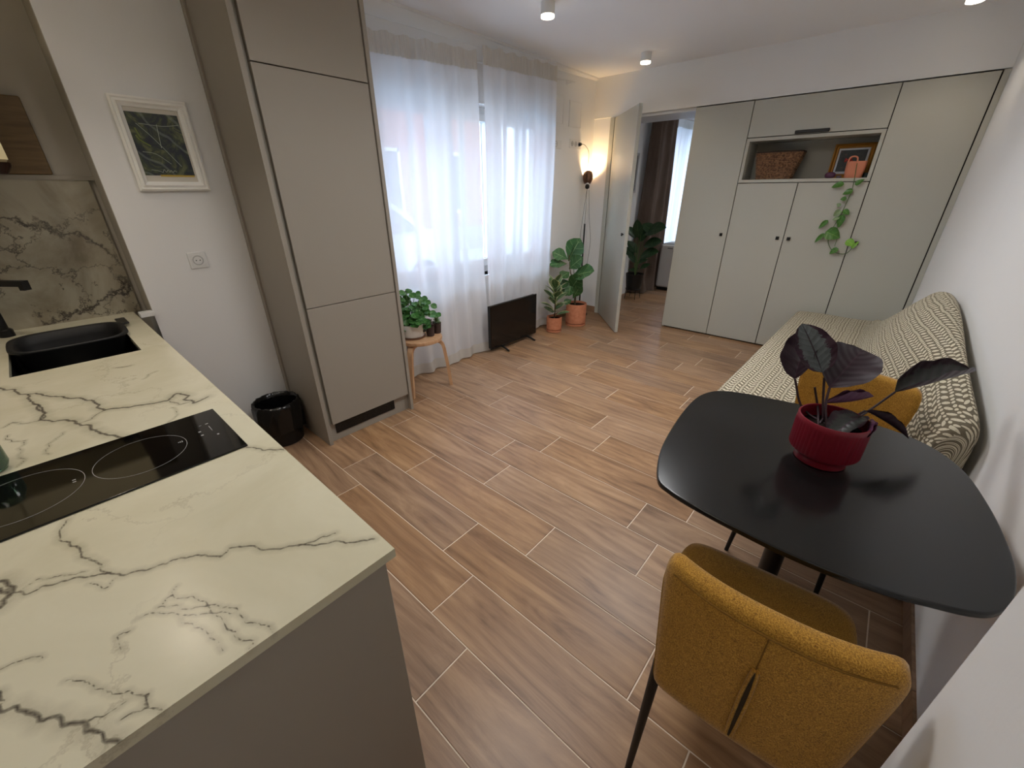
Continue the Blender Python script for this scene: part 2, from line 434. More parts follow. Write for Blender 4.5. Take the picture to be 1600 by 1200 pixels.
def ceiling_spot(x, y, label, power=SPOT_W, col=(1.0, .87, .72), cone=140):
    t = thing('ceiling_spot', (x, y, H), label, 'ceiling light', 'white cylinder ceiling spots')
    lathe('body', [(.030, 0), (.046, -.001), (.046, -.066), (.040, -.070), (.038, -.066)], (x, y, H), M_white, t, 32, cap1=False)
    lathe('lens', [(.0385, -.064), (.044, -.0665), (.044, -.080), (.040, -.082)], (x, y, H), M_lens, t, 32)
    l = bpy.data.lights.new('bulb', 'SPOT'); l.energy = power; l.color = col; l.spot_size = math.radians(cone); l.spot_blend = .8; l.shadow_soft_size = .04
    o = bpy.data.objects.new('bulb', l); COL.objects.link(o); o.parent = t; o.location = (0, 0, -.09)
    return t
ceiling_spot(-2.122, 2.787, 'lit white cylinder ceiling spot near the gap between the window curtains', 22)
ceiling_spot(-2.11, 4.26, 'lit white cylinder ceiling spot above the open door leaf', 12)
ceiling_spot(-.005, 4.36, 'lit white ceiling spot at the top right over the wardrobe', 7, cone=120)
ceiling_spot(-2.27, -.10, 'white cylinder ceiling spot over the sink, above the picture', 20, cone=104)
ceiling_spot(-2.72, -.09, 'white cylinder ceiling spot by the backsplash, above the picture', 9, cone=108)
ceiling_spot(-.95, -.12, 'white cylinder ceiling spot over the hob, above the picture', 4, cone=100)
fill_lamp(-1.0, 2.75, 'added unseen fill lamp over the middle of the floor', 100)
fill_lamp(-1.0, 1.15, 'added unseen fill lamp between counter and table', 64)
fill_lamp(-.9, -.85, 'added unseen fill lamp behind the camera', 8)
fill_lamp(-1.3, 6.9, 'added unseen fill lamp in the far room', 45)

# ------------------------------------------------------------------ wardrobe
def wardrobe():
    t = thing('built_in_wardrobe', (-.75, Y_FAR+.2, 0), 'full wall greige wardrobe with flush doors and an open niche', 'wardrobe')
    yf, yb, g = Y_FAR-.004, Y_FAR+.016, .0034
    box('carcass_side', -1.777, -1.757, yb, 5.2, .0, 2.228, M_greige, t)
    boxes('back_frame', [(-1.757, .31, yb+.004, yb+.02, 0, .06), (-1.27, -1.235, yb+.004, 5.2, .06, 2.228), (-.26, -.23, yb+.004, 5.2, .06, 2.228),
                         (-1.757, -1.27, yb+.004, yb+.02, .06, 2.228), (-.23, .31, yb+.004, yb+.02, .06, 2.228), (-1.235, -.26, yb+.004, yb+.02, .06, 1.552), (-1.235, -.26, yb+.004, yb+.02, 1.93, 2.228)], M_gap, t)
    for x0, x1, z0, z1, knob in ((-1.777, -1.253, .012, 2.228, (-1.306, 1.078)), (-1.253, -.748, .012, 1.553, (-.795, 1.075)), (-.748, -.243, .012, 1.553, (-.703, 1.075)),
                           (-.243, .272, .012, 2.228, (-.190, 1.072)), (-1.253, -.243, 1.930, 2.228, None)):
        d = box('door', x0+g, x1-g, yf, yb, z0+g, z1-g, M_greige, t, .0012, 1)
        if knob:
            bm = bmesh.new(); kx, kz = knob
            add_box(bm, kx-.014, kx+.014, yf-.022, yf-.012, kz-.015, kz+.015, .003); add_box(bm, kx-.006, kx+.006, yf-.012, yf, kz-.006, kz+.006)
            from_bm('knob', bm, M_black, d)
        else:
            bm = bmesh.new(); add_box(bm, -.872, -.622, yf-.022, yf-.002, 1.936, 1.962, .004)
            from_bm('handle', bm, M_black, d)
    box('filler_panel', .277, .312, yf+.004, yb, 0, 2.23, M_greige, t, .001, 1)
    a, b, c, d_ = -1.251, -.245, 1.556, 1.927; w = .026
    s = boxes('niche_frame', [(a, b, yf, 5.10, c, c+w), (a, b, yf, 5.10, d_-w, d_), (a, a+w, yf, 5.10, c+w, d_-w), (b-w, b, yf, 5.10, c+w, d_-w)], M_greige, t, .001)
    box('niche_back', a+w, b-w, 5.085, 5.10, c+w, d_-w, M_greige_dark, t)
wardrobe()

# door leaf, opened into the room
def door():
    hx, hy = -2.655, 4.775; ex, ey = -2.075, 4.155
    th = math.atan2(ey-hy, ex-hx); L = math.hypot(ex-hx, ey-hy)
    t = struct(empty('door_1', (hx, hy, 0), th))
    ORG[t.name] = Vector((0, 0, 0))
    leaf = box('leaf', 0.0, L, 0.0, .036, .008, 2.225, M_greige, t, .002, 1)
    bm = bmesh.new(); add_box(bm, L-.075, L-.047, -.025, -.013, 1.058, 1.088, .003); add_box(bm, L-.067, L-.055, -.013, 0, 1.067, 1.079)
    from_bm('knob', bm, M_black, leaf)
    struct(box('trim_3', -2.712, -2.662, Y_FAR-.006, Y_FAR+.012, 0, 2.23, M_greige, bev=.001))
    struct(boxes('trim_4', [(-2.66, -1.777, Y_FAR+.02, 5.24, 2.205, 2.235), (-2.66, -2.63, Y_FAR+.02, 5.24, 0, 2.205)], Mat('door_lining', (214, 216, 220), .5)))
door()

# ------------------------------------------------------------------ tall fridge cabinet
def fridge():
    t = thing('tall_fridge_cabinet', (-2.6, 1.2, 0), 'tall greige fridge cabinet between picture wall and curtains', 'cabinet')
    xf = -2.352
    box('side_panel', X_PIC+.002, xf, .873, .897, 0, H-.004, M_taupe, t, .001, 1)
    box('side_panel', X_FAC+.002, xf, 1.512, 1.535, 0, H-.004, M_taupe, t, .001, 1)
    box('filler_strip', X_PIC+.002, X_PIC+.045, .862, .873, 0, H-.004, M_taupe, t, .001, 1)
    box('inner_body', X_PIC+.01, -2.385, .897, 1.512, .13, H-.004, M_greige_dark, t)
    for z0, z1 in ((.132, .894), (.898, 2.026), (2.031, H-.01)):
        box('door', -2.381, -2.361, .922, 1.508, z0, z1, M_taupe, t, .0015, 1)
    p = box('plinth', -2.405, -2.389, .897, 1.512, 0, .130, M_taupe, t)
    gr = boxes('grille', [(-2.389, -2.384, .945, 1.395, .050, .056), (-2.389, -2.384, .945, 1.395, .112, .118), (-2.389, -2.384, .945, .951, .056, .112), (-2.389, -2.384, 1.389, 1.395, .056, .112)], M_blackpl, t)
    for k in range(7): box('slat', -2.3895, -2.3855, .951, 1.389, .058+k*.0078, .0635+k*.0078, M_blackpl, gr)
fridge()

# ------------------------------------------------------------------ worktop
def veined(name, base_a, base_b, dark, rough, scale=1, thr=1.0):
    m = Mat(name, base_a, rough); v = m.coord()
    n1 = m.noise(v, 2.2*scale, 5, .6, .8); c = m.ramp(n1, [(.34, base_b), (.6, base_a)])
    n3 = m.noise(v, 14*scale, 6, .7, 1.5); c = m.mix(m.math('MULTIPLY', n3, .30), c, base_b)
    at_ = m.node('ShaderNodeAttribute'); at_.attribute_name = 'vein'
    return m, v, c, at_.outputs['Fac']
def jag(pts, rng, amp, n=3):
    for _ in range(n):
        out = [pts[0]]
        for a, b in zip(pts, pts[1:]):
            m = (a+b)/2; d = b-a; out += [m+np.array((-d[1], d[0]))*rng.uniform(-amp, amp), b]
        pts = out
    return pts
def worktop():
    z1, z0 = .900, .880; X0, X1, Y0, Y1 = -3.05, -.527, -.40, .265
    st = .0036; nx, ny = int((X1-X0)/st), int((Y1-Y0)/st)
    xs = np.linspace(X0, X1, nx+1); ys = np.linspace(Y0, Y1, ny+1)
    PX, PY = np.meshgrid(xs, ys, indexing='ij'); P = np.stack([PX.ravel(), PY.ravel()], 1)
    z3 = lambda l: [(a/4, 580+b/4) for a, b in l]; z4 = lambda l: [(a/3.478, 850+b/3.478) for a, b in l]
    V = [  # (pixels, half width in mm)
        ([(0,606),(24,609),(42,616),(75,619),(100,621),(120,622),(142,625),(155,632),(164,641),(190,637),(212,634),(235,631),(262,626),(275,615),(295,618),(287,624),(302,630),(325,620)], 3.0),
        ([(52,630),(60,640),(62,657),(82,659),(100,656),(120,662),(150,672),(175,680),(192,684)], 3.0),
        ([(164,641),(150,648),(143,655),(120,662)], 1.6), ([(42,616),(46,623),(52,630),(66,640),(70,652),(62,657)], 2.6),
        ([(62,657),(35,662),(20,660),(5,668)], 1.2), ([(265,627),(280,632),(296,628)], 1.5),
        ([(385,699),(400,701),(430,703),(443,703)], 1.6),
        ([(105,812),(100,820),(92,832),(95,845),(108,850),(125,860),(140,872),(150,877),(158,892),(175,897)], 1.5),
        (z4([(30,250),(80,265),(140,275),(240,225),(330,205),(450,180),(540,165),(600,160),(680,170),(760,145),(830,130),(900,110),(980,75),(1080,60),(1200,70),(1250,20),(1350,10),(1600,10)])+[(500,850),(540,849),(585,842)], 1.5),
        ([(460,853),(490,846),(505,838),(524,833)], 1.3),
        ([(0,908),(12,914),(20,925),(6,944),(0,950)], 3.0), ([(0,920),(14,926),(4,938)], 3.0),
        (z4([(740,410),(820,375),(900,380),(980,385),(1000,430),(1060,455),(1120,480),(1160,520),(1210,580)]), .8),
        (z4([(880,330),(900,300),(940,275),(1040,285),(1100,310),(1180,335),(1290,345),(1320,400),(1400,430),(1470,445),(1485,480)]), .8),
        (z4([(850,345),(960,330),(1130,340),(1170,390),(1230,460),(1300,520),(1380,525),(1355,570)]), .8),
        (z4([(930,275),(965,225)]), .6), (z4([(1000,385),(1130,375),(1260,380)]), .5),
        (z4([(0,910),(90,880),(150,920),(210,960),(330,945),(350,985),(450,965),(470,1020),(560,1040),(650,1075)]), 2.2),
        (z4([(0,910),(20,850),(0,800)]), 1.2),
        (z4([(350,745),(460,745),(530,790),(600,800),(700,795),(760,820),(810,885),(880,905)]), .9),
        (z4([(460,965),(560,940),(640,890),(690,850)]), .8), (z4([(650,960),(740,915),(800,885),(810,810)]), .8),
        (z4([(630,500),(700,480),(715,465)]), .5), (z4([(630,500),(645,560),(670,580)]), .5),
        ([(224,592),(232,585),(245,580)], 1.0), ([(268,637),(275,643),(270,655),(262,660)], .9),
        ([(12,680),(18,690),(40,688),(30,710),(26,730)], .8), ([(100,675),(88,685),(75,695),(78,710)], .7),
        (z4([(100,260),(200,190),(330,170),(470,150)]), .5), (z4([(480,215),(580,240),(620,190)]), .7),
        ([(180,575),(205,571)], 1.6), 
        (z4([(0,680),(100,640),(230,620)]), .5),
    ]
    rng = np.random.default_rng(3); D = np.full(len(P), 9.0)
    for pts, hw in V:
        w = [np.array(at(q, z=z1)[:2]) for q in pts]
        w = jag(w, rng, .16, 3); hw = max(hw, .9)/1000*1.15
        for a, b in zip(w, w[1:]):
            d = b-a; L2 = max(float(d@d), 1e-9)
            lo = np.minimum(a, b)-.03; hi = np.maximum(a, b)+.03
            ix0, ix1 = max(0, int((lo[0]-X0)/st)), min(nx, int((hi[0]-X0)/st)+1); iy0, iy1 = max(0, int((lo[1]-Y0)/st)), min(ny, int((hi[1]-Y0)/st)+1)
            if ix1 <= ix0 or iy1 <= iy0: continue
            ii = (np.arange(ix0, ix1+1)[:, None]*(ny+1)+np.arange(iy0, iy1+1)[None]).ravel()
            Q = P[ii]; t = np.clip(((Q-a)@d)/L2, 0, 1); r = np.hypot(*(Q-a-t[:, None]*d).T)/hw
            D[ii] = np.minimum(D[ii], r)
    SX0, SX1, SY0, SY1 = -2.80, -2.235, -.20, .172
    bm = bmesh.new(); vs = [bm.verts.new((float(x), float(y), z1)) for x, y in P]
    for i in range(nx):
        cx = (xs[i]+xs[i+1])/2
        for j in range(ny):
            cy = (ys[j]+ys[j+1])/2
            if SX0 < cx < SX1 and SY0 < cy < SY1: continue
            k = i*(ny+1)+j; bm.faces.new((vs[k], vs[k+ny+1], vs[k+ny+2], vs[k+1]))
    be = [e for e in bm.edges if e.is_boundary]
    r = bmesh.ops.extrude_edge_only(bm, edges=be)
    n0 = len(P)
    for v in r['geom']:
        if isinstance(v, bmesh.types.BMVert): v.co.z = z0
    bm.verts.index_update(); bmesh.ops.recalc_face_normals(bm, faces=bm.faces)
    me = bpy.data.meshes.new('worktop'); bm.to_mesh(me); bm.free()
    A = me.attributes.new('vein', 'FLOAT', 'POINT'); vals = np.full(len(me.vertices), 9.0, dtype=np.float32); vals[:n0] = D; A.data.foreach_set('value', vals)
    m, v, c, d = veined('veined_quartz', (214, 209, 185), (201, 195, 168), None, .3, 1.3)
    m.b.inputs['Roughness'].default_value = .21
    brk = m.noise(v, 24, 4, .7); w = m.math('ADD', .35, m.math('MULTIPLY', brk, 2.0))
    line = m.math('SUBTRACT', 1, m.math('DIVIDE', d, w), clamp=True)
    line = m.math('POWER', line, .7)
    halo = m.math('MULTIPLY', m.math('SUBTRACT', 1, m.math('DIVIDE', d, 8), clamp=True), m.math('MULTIPLY', m.noise(v, 40, 3, .7), .6))
    fine = m.node('ShaderNodeTexVoronoi'); fine.feature = 'DISTANCE_TO_EDGE'; fine.inputs['Scale'].default_value = 3.4
    dn = m.node('ShaderNodeTexNoise'); dn.inputs['Scale'].default_value = 6; dn.inputs['Detail'].default_value = 6; dn.inputs['Roughness'].default_value = .7; m.link(v, dn.inputs['Vector'])
    mx = m.node('ShaderNodeMix'); mx.data_type = 'VECTOR'; mx.inputs[0].default_value = .22; m.link(v, mx.inputs[4]); m.link(dn.outputs['Color'], mx.inputs[5]); m.link(mx.outputs[1], fine.inputs['Vector'])
    fl = m.math('SUBTRACT', 1, m.math('MULTIPLY', fine.outputs['Distance'], 60), clamp=True)
    fl = m.math('MULTIPLY', fl, m.math('SUBTRACT', m.math('MULTIPLY', m.noise(v, 3.1, 2), 1.6), .72, clamp=True), clamp=True)
    c = m.mix(halo, c, (96, 84, 66)); c = m.mix(fl, c, (110, 92, 74)); c = m.mix(m.math('MULTIPLY', line, .93), c, (46, 36, 34)); m.base(c)
    o = finish('worktop', me, m); tag(o, 'cream quartz worktop with dark branching veins', 'worktop')
    return (SX0, SX1, SY0, SY1), m
sinkhole, M_quartz = worktop()

def kitchen():
    t = thing('kitchen_base_cabinet', (-1.8, -.05, 0), 'greige base cabinet under the veined worktop', 'cabinet')
    box('end_panel', -.560, -.541, -.385, .250, 0, .880, M_taupe, t, .001, 1)
    box('back_panel', -2.86, -.560, .232, .250, .0, .880, M_taupe, t, .001, 1)
    box('front_panel', -3.05, -.560, -.385, -.367, .1, .880, M_taupe, t)
    box('plinth', -3.05, -.60, -.33, -.315, 0, .1, M_gap, t)
    x0, x1, y0, y1 = sinkhole; m = Mat('black_composite', (20, 20, 21), .45)
    s = thing('kitchen_sink', ((x0+x1)/2, (y0+y1)/2, .7), 'black undermounted sink set into the worktop', 'sink')
    e = .004
    bm = bmesh.new()
    for b in ((x0-e-.01, x0-e+.0, y0-e, y1+e, .70, .879), (x1+e, x1+e+.01, y0-e, y1+e, .70, .879), (x0-e, x1+e, y0-e-.01, y0-e, .70, .879), (x0-e, x1+e, y1+e, y1+e+.01, .70, .879), (x0-.014, x1+.014, y0-.014, y1+.014, .69, .70)): add_box(bm, *b)
    from_bm('bowl', bm, m, s)
    lathe('drain', [(.045, 0), (.045, .004), (.038, .006), (.03, .003)], ((x0+x1)/2+.1, (y0+y1)/2, .70), M_chrome, s, 24)
    # washing-up tub resting in the sink
    tub = thing('washing_up_tub', (-2.6, 0, .7), 'black oval washing-up tub resting in the sink', 'tub')
    def ring(hx, hy, z, n=40, cx=-2.62, cy=-.01):
        out = []
        for i in range(n):
            a = 2*PI*i/n; c, s_ = math.cos(a), math.sin(a)
            out.append((cx+hx*math.copysign(abs(c)**.55, c), cy+hy*math.copysign(abs(s_)**.55, s_), z))
        return out
    rs = [ring(.10, .13, .702), ring(.135, .155, .708), ring(.160, .172, .88), ring(.165, .178, .914), ring(.176, .190, .918), ring(.176, .190, .912), ring(.168, .182, .905),]
    rs = [ring(.10, .13, .712), ring(.13, .15, .718), ring(.152, .165, .88), ring(.157, .172, .922), ring(.172, .190, .925), ring(.173, .191, .915), ring(.162, .176, .912), ring(.140, .16, .704), ring(.10, .12, .7015)]
    vs = [p for r in rs for p in r]; n = 40; fs = []
    for k in range(len(rs)-1):
        for i in range(n): fs.append((k*n+i, k*n+(i+1) % n, (k+1)*n+(i+1) % n, (k+1)*n+i))
    fs.append(tuple(range(n))); fs.append(tuple(range((len(rs)-1)*n, len(rs)*n))[::-1])
    mesh('basin', vs, fs, Mat('matt_black_tub', (15, 15, 16), .6), tub, True)
    box('grip', -2.83, -2.70, .165, .205, .914, .924, M_blackpl, tub, .004)
    # tap
    tp = thing('kitchen_tap', (-2.94, -.20, .9), 'black kitchen tap with square spout over the sink', 'tap')
    lathe('base', [(.026, 0), (.026, .03), (.02, .035)], (-2.94, -.20, .9), M_black, tp, 20)
    lathe('column', [(.016, .03), (.016, .26)], (-2.94, -.20, .9), M_black, tp, 20)
    p = at((38, 440), x=-2.72)
    bm = bmesh.new(); add_box(bm, -2.96, -2.70, -.215, -.185, 1.12, 1.145, .004)
    o = from_bm('spout', bm, M_black, tp)
    a = Vector((-2.94, -.20, 1.145)); b = Vector((p.x, p.y, 1.15))
    bpy.data.objects.remove(o)
    d = (b-a); L = d.length; d.normalize(); sd = Vector((-d.y, d.x, 0))*.013; up = Vector((0, 0, .012))
    vs = [a-sd-up, a+sd-up, a+sd+up, a-sd+up, b-sd-up, b+sd-up, b+sd+up, b-sd+up]
    mesh('spout', vs, [(3,2,1,0), (4,5,6,7), (0,1,5,4), (1,2,6,5), (2,3,7,6), (3,0,4,7)], M_black, tp)
    e2 = b-d*.014; vs = [e2-d*.013-sd-up*2.3, e2+d*.013-sd-up*2.3, e2+d*.013+sd-up*2.3, e2-d*.013+sd-up*2.3]; vs += [v+up*1.4 for v in vs]
    mesh('nozzle', vs, [(3,2,1,0), (4,5,6,7), (0,1,5,4), (1,2,6,5), (2,3,7,6), (3,0,4,7)], M_black, tp)
    # backsplash
    bm = bmesh.new(); add_box(bm, -3.068, -3.05, -1.0, .300, .9, 1.555)
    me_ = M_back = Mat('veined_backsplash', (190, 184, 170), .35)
    v = me_.coord(rot=(.3, .1, .2)); n1 = me_.noise(v, 2.6, 5, .6, 1); c = me_.ramp(n1, [(.35, (122, 112, 92)), (.6, (164, 157, 138))])  # stone tone darkened as well, to carry the niche shade
    for sc, wd, k in ((1.6, 46, 1.0), (3.6, 60, .85)):
        vo = me_.node('ShaderNodeTexVoronoi'); vo.feature = 'DISTANCE_TO_EDGE'; vo.inputs['Scale'].default_value = sc
        dn = me_.node('ShaderNodeTexNoise'); dn.inputs['Scale'].default_value = 4.5; dn.inputs['Detail'].default_value = 7; dn.inputs['Roughness'].default_value = .68; me_.link(v, dn.inputs['Vector'])
        mx = me_.node('ShaderNodeMix'); mx.data_type = 'VECTOR'; mx.inputs[0].default_value = .32; me_.link(v, mx.inputs[4]); me_.link(dn.outputs['Color'], mx.inputs[5]); me_.link(mx.outputs[1], vo.inputs['Vector'])
        ln = me_.math('SUBTRACT', 1, me_.math('MULTIPLY', vo.outputs['Distance'], wd), clamp=True)
        ln = me_.math('MULTIPLY', me_.math('MULTIPLY', ln, k), me_.math('SUBTRACT', me_.math('MULTIPLY', me_.noise(v, 3, 3), 3.0), .62, clamp=True), clamp=True)
        c = me_.mix(ln, c, (34, 25, 22))
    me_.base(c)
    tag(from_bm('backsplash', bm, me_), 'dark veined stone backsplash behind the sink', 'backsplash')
    struct(box('trim_5', -3.07, -3.045, -1.0, .327, 1.555, 1.575, Mat('ledge_paint', (150, 144, 132), .7)))  # ledge follows the shade-darkened tone of the niche
    struct(box('trim_6', -2.90, -2.845, .268, .33, .90, .925, M_trim, bev=.003))
    # board leaning on the ledge
    wd = Mat('board_wood', (140, 112, 70), .5); nn = wd.noise(wd.coord(scale=(1, 1, 12)), 5, 4); wd.base(wd.ramp(nn, [(.3, (88, 68, 38)), (.7, (116, 92, 56))]))
    bd = box('chopping_board', -3.064, -3.046, -.18, .188, 1.5765, 1.885, wd, bev=.006); tag(bd, 'brown wooden board leaning on the ledge above the backsplash', 'board')
    bw = lathe('small_bowl', [(.018, 0), (.02, .004), (.036, .03), (.038, .045), (.034, .043), (.02, .012)], (-3.015, .03, 1.5765), Mat('dark_red_glaze', (46, 22, 18), .35), None, 24)
    tag(bw, 'small dark bowl on the ledge at the left edge of the picture', 'bowl')
    cr = Mat('cream_lacquer', (222, 210, 170), .45)
    uc = thing('wall_cabinet', (-2.9, -.4, 1.62), 'cream upper kitchen cabinet at the left edge of the picture', 'cabinet')
    box('body', -3.05, -2.74, -.9, .058, 1.622, 2.35, cr, uc, .001, 1); box('door', -2.738, -2.72, -.42, .060, 1.620, 2.35, cr, uc, .001, 1)
    # hob
    gl = Mat('black_glass', (6, 6, 7), .06); mk = Mat('hob_marking', (150, 150, 150), .5)
    hb = thing('induction_hob', (-1.25, -.05, .9), 'black glass induction hob with two ring marks', 'hob')
    box('glass', -1.400, -1.104, -.306, .208, .9004, .9050, gl, hb, .0018, 2)
    def ring_mark(cx, cy, r):
        bm = bmesh.new(); n = 64
        a = [bm.verts.new((cx+r*math.cos(2*PI*i/n), cy+r*math.sin(2*PI*i/n), .90515)) for i in range(n)]
        b = [bm.verts.new((cx+(r-.0011)*math.cos(2*PI*i/n), cy+(r-.0011)*math.sin(2*PI*i/n), .90515)) for i in range(n)]
        for i in range(n): bm.faces.new((a[i], a[(i+1) % n], b[(i+1) % n], b[i]))
        from_bm('ring_mark', bm, mk, hb)
    ring_mark(-1.252, .016, .092); ring_mark(-1.252, -.188, .100)
    def mark(x0, x1, y0, y1): return (x0, x1, y0, y1, .9050, .90515)
    for mk_ in ([mark(-1.31, -1.306, .165, .172), mark(-1.29, -1.255, .168, .1695), mark(-1.31, -1.307, .150, .156), mark(-1.275, -1.268, .140, .146), mark(-1.25, -1.243, .140, .146), mark(-1.225, -1.218, .171, .176),
                            mark(-1.256, -1.248, .098, .1), mark(-1.256, -1.248, .094, .096), mark(-1.254, -1.25, .09, .093), mark(-1.24, -1.236, -.11, -.104), mark(-1.25, -1.246, -.11, -.104)]): box('control_mark', *mk_, mk, hb)
    # glass jar beyond the hob
    g = Mat('green_glass', (120, 150, 130), .05, Transmission_Weight=.9, IOR=1.45)
    q = at((-14, 738), z=.9005)
    j = lathe('glass_jar', [(.016, 0), (.030, .004), (.036, .02), (.036, .075), (.028, .09), (.025, .10), (.022, .10), (.025, .089), (.033, .075), (.033, .02), (.016, .006)], (q.x, q.y, .9005), g, None, 28)
    tag(j, 'greenish glass jar beside the hob at the left edge of the picture', 'jar')
kitchen()

# wall socket and framed picture on the picture wall
M_face = Mat('socket_face_plastic', (186, 186, 184), .4)
def socket(root_name, y0, y1, z0, z1, x, holes, label, group=None):
    t = thing(root_name, (x, (y0+y1)/2, z0), label, 'socket', group)
    p = box('plate', x, x+.008, y0, y1, z0, z1, M_white, t, .003)
    for cy in holes:
        cz = (z0+z1)/2
        lathe('socket_face', [(.026, 0), (.026, .0105), (.021, .0105), (.020, .0085), (.0, .0085)][:4], (x, cy, cz), M_face, t, 28, axis=(1, 0, 0))
        box('inset', x+.008, x+.0095, cy-.030, cy+.030, cz-.030, cz+.030, M_white, t, .002) if len(holes) == 1 else None
        boxes('contact_hole', [(x+.0104, x+.0112, cy-.0115, cy-.0065, cz-.0025, cz+.0025), (x+.0104, x+.0112, cy+.0065, cy+.0115, cz-.0025, cz+.0025)], M_gap, t)
    return t
socket('wall_socket', .556, .642, 1.113, 1.199, X_PIC, [.599], 'single white socket on the wall below the framed picture')
def picture():
    t = thing('framed_picture', (X_PIC, .605, 1.7), 'dark botanical picture in a white moulded frame', 'picture')
    Y0, Y1, Z0, Z1 = .456, .755, 1.507, 1.908
    wf = Mat('white_frame', (246, 245, 240), .5)
    prof = [(0, 0), (0, .022), (.008, .028), (.014, .022), (.024, .030), (.032, .020), (.042, .014), (.042, .0)]
    bm = bmesh.new(); rings = []
    for d, h in prof:
        rings.append([bm.verts.new((X_PIC+.001+h, y, z)) for y, z in ((Y0+d, Z0+d), (Y1-d, Z0+d), (Y1-d, Z1-d), (Y0+d, Z1-d))])
    for a, b in zip(rings, rings[1:]+[rings[0]]):
        for i in range(4): bm.faces.new((a[i], a[(i+1) % 4], b[(i+1) % 4], b[i]))
    from_bm('frame', bm, wf, t)
    pm = Mat('dark_painting', (40, 46, 50), .5); v = pm.coord()
    n = pm.noise(v, 14, 5, .6, 1.2); c = pm.ramp(n, [(.32, (22, 27, 44)), (.46, (34, 42, 46)), (.56, (66, 74, 50)), (.64, (104, 108, 72)), (.72, (44, 48, 56))])
    wv = pm.node('ShaderNodeTexWave'); wv.bands_direction = 'DIAGONAL'; wv.inputs['Scale'].default_value = 4.5; wv.inputs['Distortion'].default_value = 7; wv.inputs['Detail'].default_value = 2; pm.link(v, wv.inputs[0])
    c = pm.mix(pm.math('MULTIPLY', pm.math('GREATER_THAN', wv.outputs['Fac'], .965), .3), c, (150, 160, 150)); pm.base(c)
    box('backing', X_PIC+.001, X_PIC+.007, Y0+.03, Y1-.03, Z0+.03, Z1-.03, Mat('mount_card', (214, 208, 196), .8), t)
    box('painting', X_PIC+.007, X_PIC+.009, .500, .706, 1.577, 1.846, pm, t)
    box('yellow_strip', X_PIC+.007, X_PIC+.0095, .560, .704, 1.572, 1.580, Mat('yellow_paint', (190, 160, 60), .6), t)
    # brush strokes and the scribbled signature
    mk = Mat('pale_stroke', (176, 184, 168), .6); yg = Mat('green_stroke', (122, 134, 66), .6)
    def stroke(pts, r, m): tube('brush_stroke', [(X_PIC+.0092, a, b) for a, b in curve_pts2(pts)], r, m, t, 5)
    def curve_pts2(p): return [(q.x, q.y) for q in curve_pts([(a, b, 0) for a, b in p], 4)]
    stroke([(.53, 1.80), (.58, 1.74), (.66, 1.62)], .0011, mk); stroke([(.61, 1.80), (.605, 1.75), (.60, 1.70)], .0012, mk)
    stroke([(.52, 1.68), (.57, 1.672), (.62, 1.63)], .001, mk); stroke([(.54, 1.80), (.63, 1.795), (.70, 1.805)], .001, mk)
    stroke([(.515, 1.75), (.525, 1.73), (.56, 1.705)], .0035, yg); stroke([(.52, 1.78), (.53, 1.74)], .003, yg)
    stroke([(.53, 1.602), (.56, 1.597), (.575, 1.59)], .0009, mk)
    stroke([(.575, 1.592), (.582, 1.604), (.588, 1.592), (.596, 1.602), (.602, 1.592), (.610, 1.601), (.616, 1.592), (.624, 1.600), (.632, 1.593)], .0009, mk)
picture()

# ------------------------------------------------------------------ curtains
def fabric_sheer(name, col, transp, dense=False):
    m = bpy.data.materials.new(name); m.use_nodes = True; n = m.node_tree.nodes; l = m.node_tree.links
    n.clear(); out = n.new('ShaderNodeOutputMaterial'); tr = n.new('ShaderNodeBsdfTransparent'); tl = n.new('ShaderNodeBsdfTranslucent'); df = n.new('ShaderNodeBsdfDiffuse')
    tr.inputs[0].default_value = (1, 1, 1, 1); tl.inputs[0].default_value = lin(col); df.inputs[0].default_value = lin(col)
    a = n.new('ShaderNodeMixShader'); a.inputs[0].default_value = .5; b = n.new('ShaderNodeMixShader')
    lw = n.new('ShaderNodeLayerWeight'); lw.inputs[0].default_value = .35
    mt = n.new('ShaderNodeMath'); mt.operation = 'MULTIPLY_ADD'; mt.inputs[1].default_value = (1-transp)*.6; mt.inputs[2].default_value = 1-transp; mt.use_clamp = True
    l.new(lw.outputs['Facing'], mt.inputs[0]); l.new(mt.outputs[0], b.inputs[0])
    l.new(df.outputs[0], a.inputs[1]); l.new(tl.outputs[0], a.inputs[2]); l.new(tr.outputs[0], b.inputs[1]); l.new(a.outputs[0], b.inputs[2]); l.new(b.outputs[0], out.inputs[0])
    return m
M_sheer = fabric_sheer('sheer_voile', (243, 243, 246), .17)
M_sheer2 = fabric_sheer('sheer_voile_folded', (230, 226, 219), .10)
def fold(y, z, seed, amp, z0, z1):
    r = seed*13.7
    k = (z1-z)/(z1-z0)                      # 0 at the top, 1 at the hem
    a = amp*(.8+.9*k)
    return a*(.55*math.sin(y*26+r+.7*math.sin(y*7+r))+.35*math.sin(y*41+r*2+k*1.2)+.35*math.sin(y*11+k*.9+r*.4))
